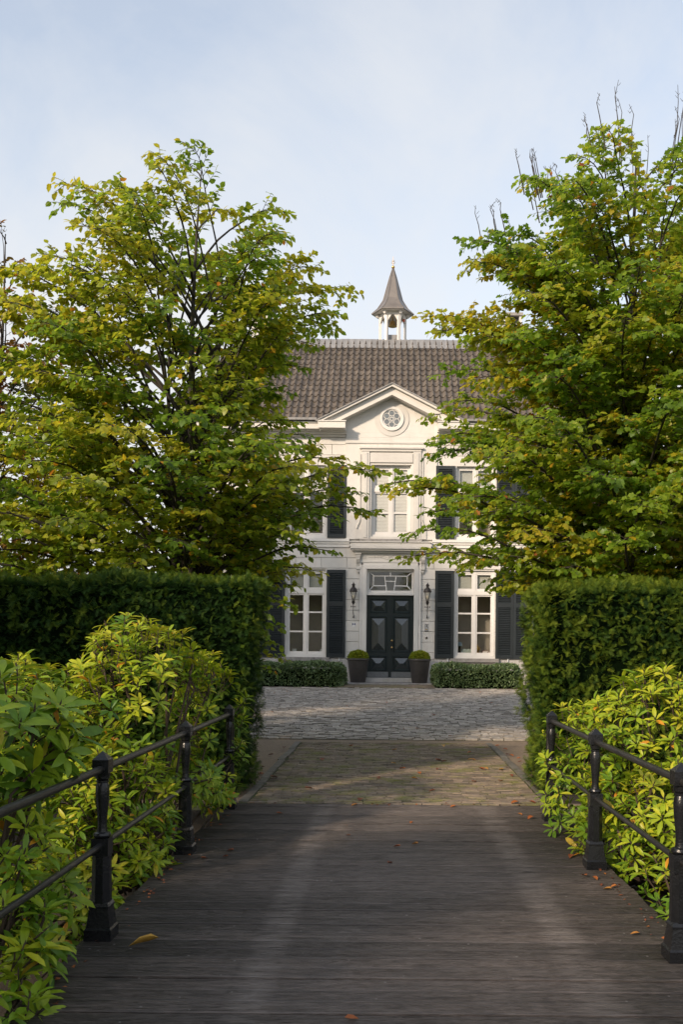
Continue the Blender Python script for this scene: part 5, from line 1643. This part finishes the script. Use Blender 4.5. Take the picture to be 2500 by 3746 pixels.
for x, y in ((-1.25, 7.07), (-1.25, 7.28), (-1.4, 7.0), (0.02, 6.9), (0.22, 8.5), (-0.34, 7.9), (0.08, 7.47), (0.23, 7.57), (-0.37, 8.33), (1.3, 8.97), (1.37, 8.75), (1.44, 8.39), (1.44, 7.17), (1.48, 6.5), (1.42, 6.58), (1.50, 6.22), (1.56, 6.28), (1.43, 5.26), (-0.15, 4.03), (0.67, 9.35), (-1.05, 8.9), (-.34, 9.40)):
    big = y > 7.1 and abs(x) > 1 or y > 9.3
    fallen(x, y, .003, rnd.uniform(.05, .075) if not big else rnd.uniform(.06, .085), tq := rnd.uniform(.20, .85), leaf_label(x, y, tq, 0, True), G1, rnd.uniform(0, 6.28), wide=rnd.uniform(.7, 1.1), curl=rnd.uniform(.8, 1.5))
pl = [(-0.94, 13.02), (0.08, 12.67), (-0.12, 11.26), (0.33, 11.24), (0.19, 12.13), (0.4, 11.71), (0.66, 12.12), (0.72, 13.07), (0.79, 12.93), (1.25, 14.06), (1.18, 13.17), (1.23, 13.13), (1.25, 12.16), (1.31, 12.2), (1.5, 12.14), (1.56, 11.56), (1.04, 11.02), (1.37, 11.1), (1.45, 10.09), (1.52, 9.60), (1.58, 14.66), (1.33, 9.56), (-1.4, 11.25), (-.29, 9.66), (.1, 14.3), (-.6, 14.8), (.9, 14.9), (.5, 10.3), (-.9, 10.4)]
for x, y in pl:
    fallen(x, y, .012, rnd.uniform(.075, .11), tq := rnd.choice((.2, .4, .56, .7, .85, .95)), leaf_label(x, y, tq, 0, False), G2, rnd.uniform(0, 6.28), wide=rnd.uniform(.7, 1.1))
for k in range(34):
    x = rnd.choice((rnd.uniform(1.78, 2.6), rnd.uniform(1.78, 2.1), rnd.uniform(-2.6, -1.6))); y = rnd.uniform(9.6, 15.5)
    fallen(x, y, .0, rnd.uniform(.07, .10), rnd.choice((.1, .3, .5, .7)), 'small dry autumn leaf lying on the tan gravel beside the path', 'dry leaves on the gravel', rnd.uniform(0, 6.28), wide=rnd.uniform(.7, 1.1))
for k in range(30):
    y = rnd.uniform(16.2, 27); x = rnd.uniform(-.13, .14) * y
    fallen(x, y, ground_z(y) + .022, rnd.uniform(.06, .09), rnd.choice((.2, .35, .5, .65)), 'small dry autumn leaf lying on the grey cobbles', 'dry leaves on the cobbles', rnd.uniform(0, 6.28), wide=rnd.uniform(.7, 1.1))

# ------------------------------------------------------------------ unseen trees added to shade the scene and darken reflections
def tree_copy(src, loc, scale, rz, label):
    r = src.copy(); COL.objects.link(r)
    r.location = loc; r.scale = (scale,) * 3; r.rotation_euler = (0, 0, rz); r['label'] = label; r['group'] = 'unseen trees added for shade and reflections'
    for ch in list(src.children):
        if ch.name.split('.')[0] == 'leaf': continue
        c = ch.copy(); COL.objects.link(c); c.parent = r
tree_copy(TREE1, (-15.0, 14.0, 0), 1.75, 1.0, 'tall unseen tree added left of the house front to shade it')
tree_copy(TREE1, (-6.3, -4.5, 0), .62, 2.2, 'small unseen tree added behind the viewer on the left, to shade the deck')
tree_copy(TREE1, (-6.5, -1.2, 0), .62, 4.0, 'small unseen tree added left of the bridge to shade the deck')
tree_copy(TREE1, (14.5, 19.5, 0), 1.6, 3.1, 'tall unseen tree added right of the cobbled court to darken reflections')
tree_copy(TREE1, (-7.7, 6.2, 0), .70, .4, 'small unseen tree added left of the rhododendrons to shade hedge and path')

# ------------------------------------------------------------------ dry litter gathered at the edges
rg = np.random.default_rng(5)
def litter(n, fx, fy, fz):
    P = []
    for _ in range(n):
        y = fy(); x = fx(y); P.append((x, y, fz(y)))
    return P
LP = litter(70, lambda y: -1.62 + abs(rg.normal(0, .06)), lambda: rg.uniform(3.9, 9.4), lambda y: .006)
LP += litter(60, lambda y: 1.64 - abs(rg.normal(0, .06)), lambda: rg.uniform(4.2, 9.4), lambda y: .006)
LP += litter(80, lambda y: rg.choice((-1.62, 1.80)) + rg.normal(0, .05), lambda: rg.uniform(9.55, 12.0), lambda y: .004)
LP += litter(40, lambda y: rg.uniform(-1.45, 1.6), lambda: 9.47 + rg.normal(0, .035), lambda y: .012)
LP = np.array(LP); n = len(LP)
D = rg.normal(size=(n, 3)); D[:, 2] *= .12
V0, F0 = SMALL
S_, D_, N_ = basis(D, np.tile([0, 0, 1.], (n, 1)) + rg.normal(size=(n, 3)) * .25)
sz = rg.uniform(.018, .045, n)
VV = LP[:, None, :] + sz[:, None, None] * (V0[None, :, 0, None] * S_[:, None, :] + V0[None, :, 1, None] * D_[:, None, :] + V0[None, :, 2, None] * N_[:, None, :])
FF = F0[None] + (np.arange(n) * len(V0))[:, None, None]
o = link('leaf_litter', tri_mesh('leaf_litter', VV.reshape(-1, 3), FF.reshape(-1, 3), M['fallen'], np.repeat(rg.uniform(0, .75, n), len(F0))))
o['kind'] = 'stuff'
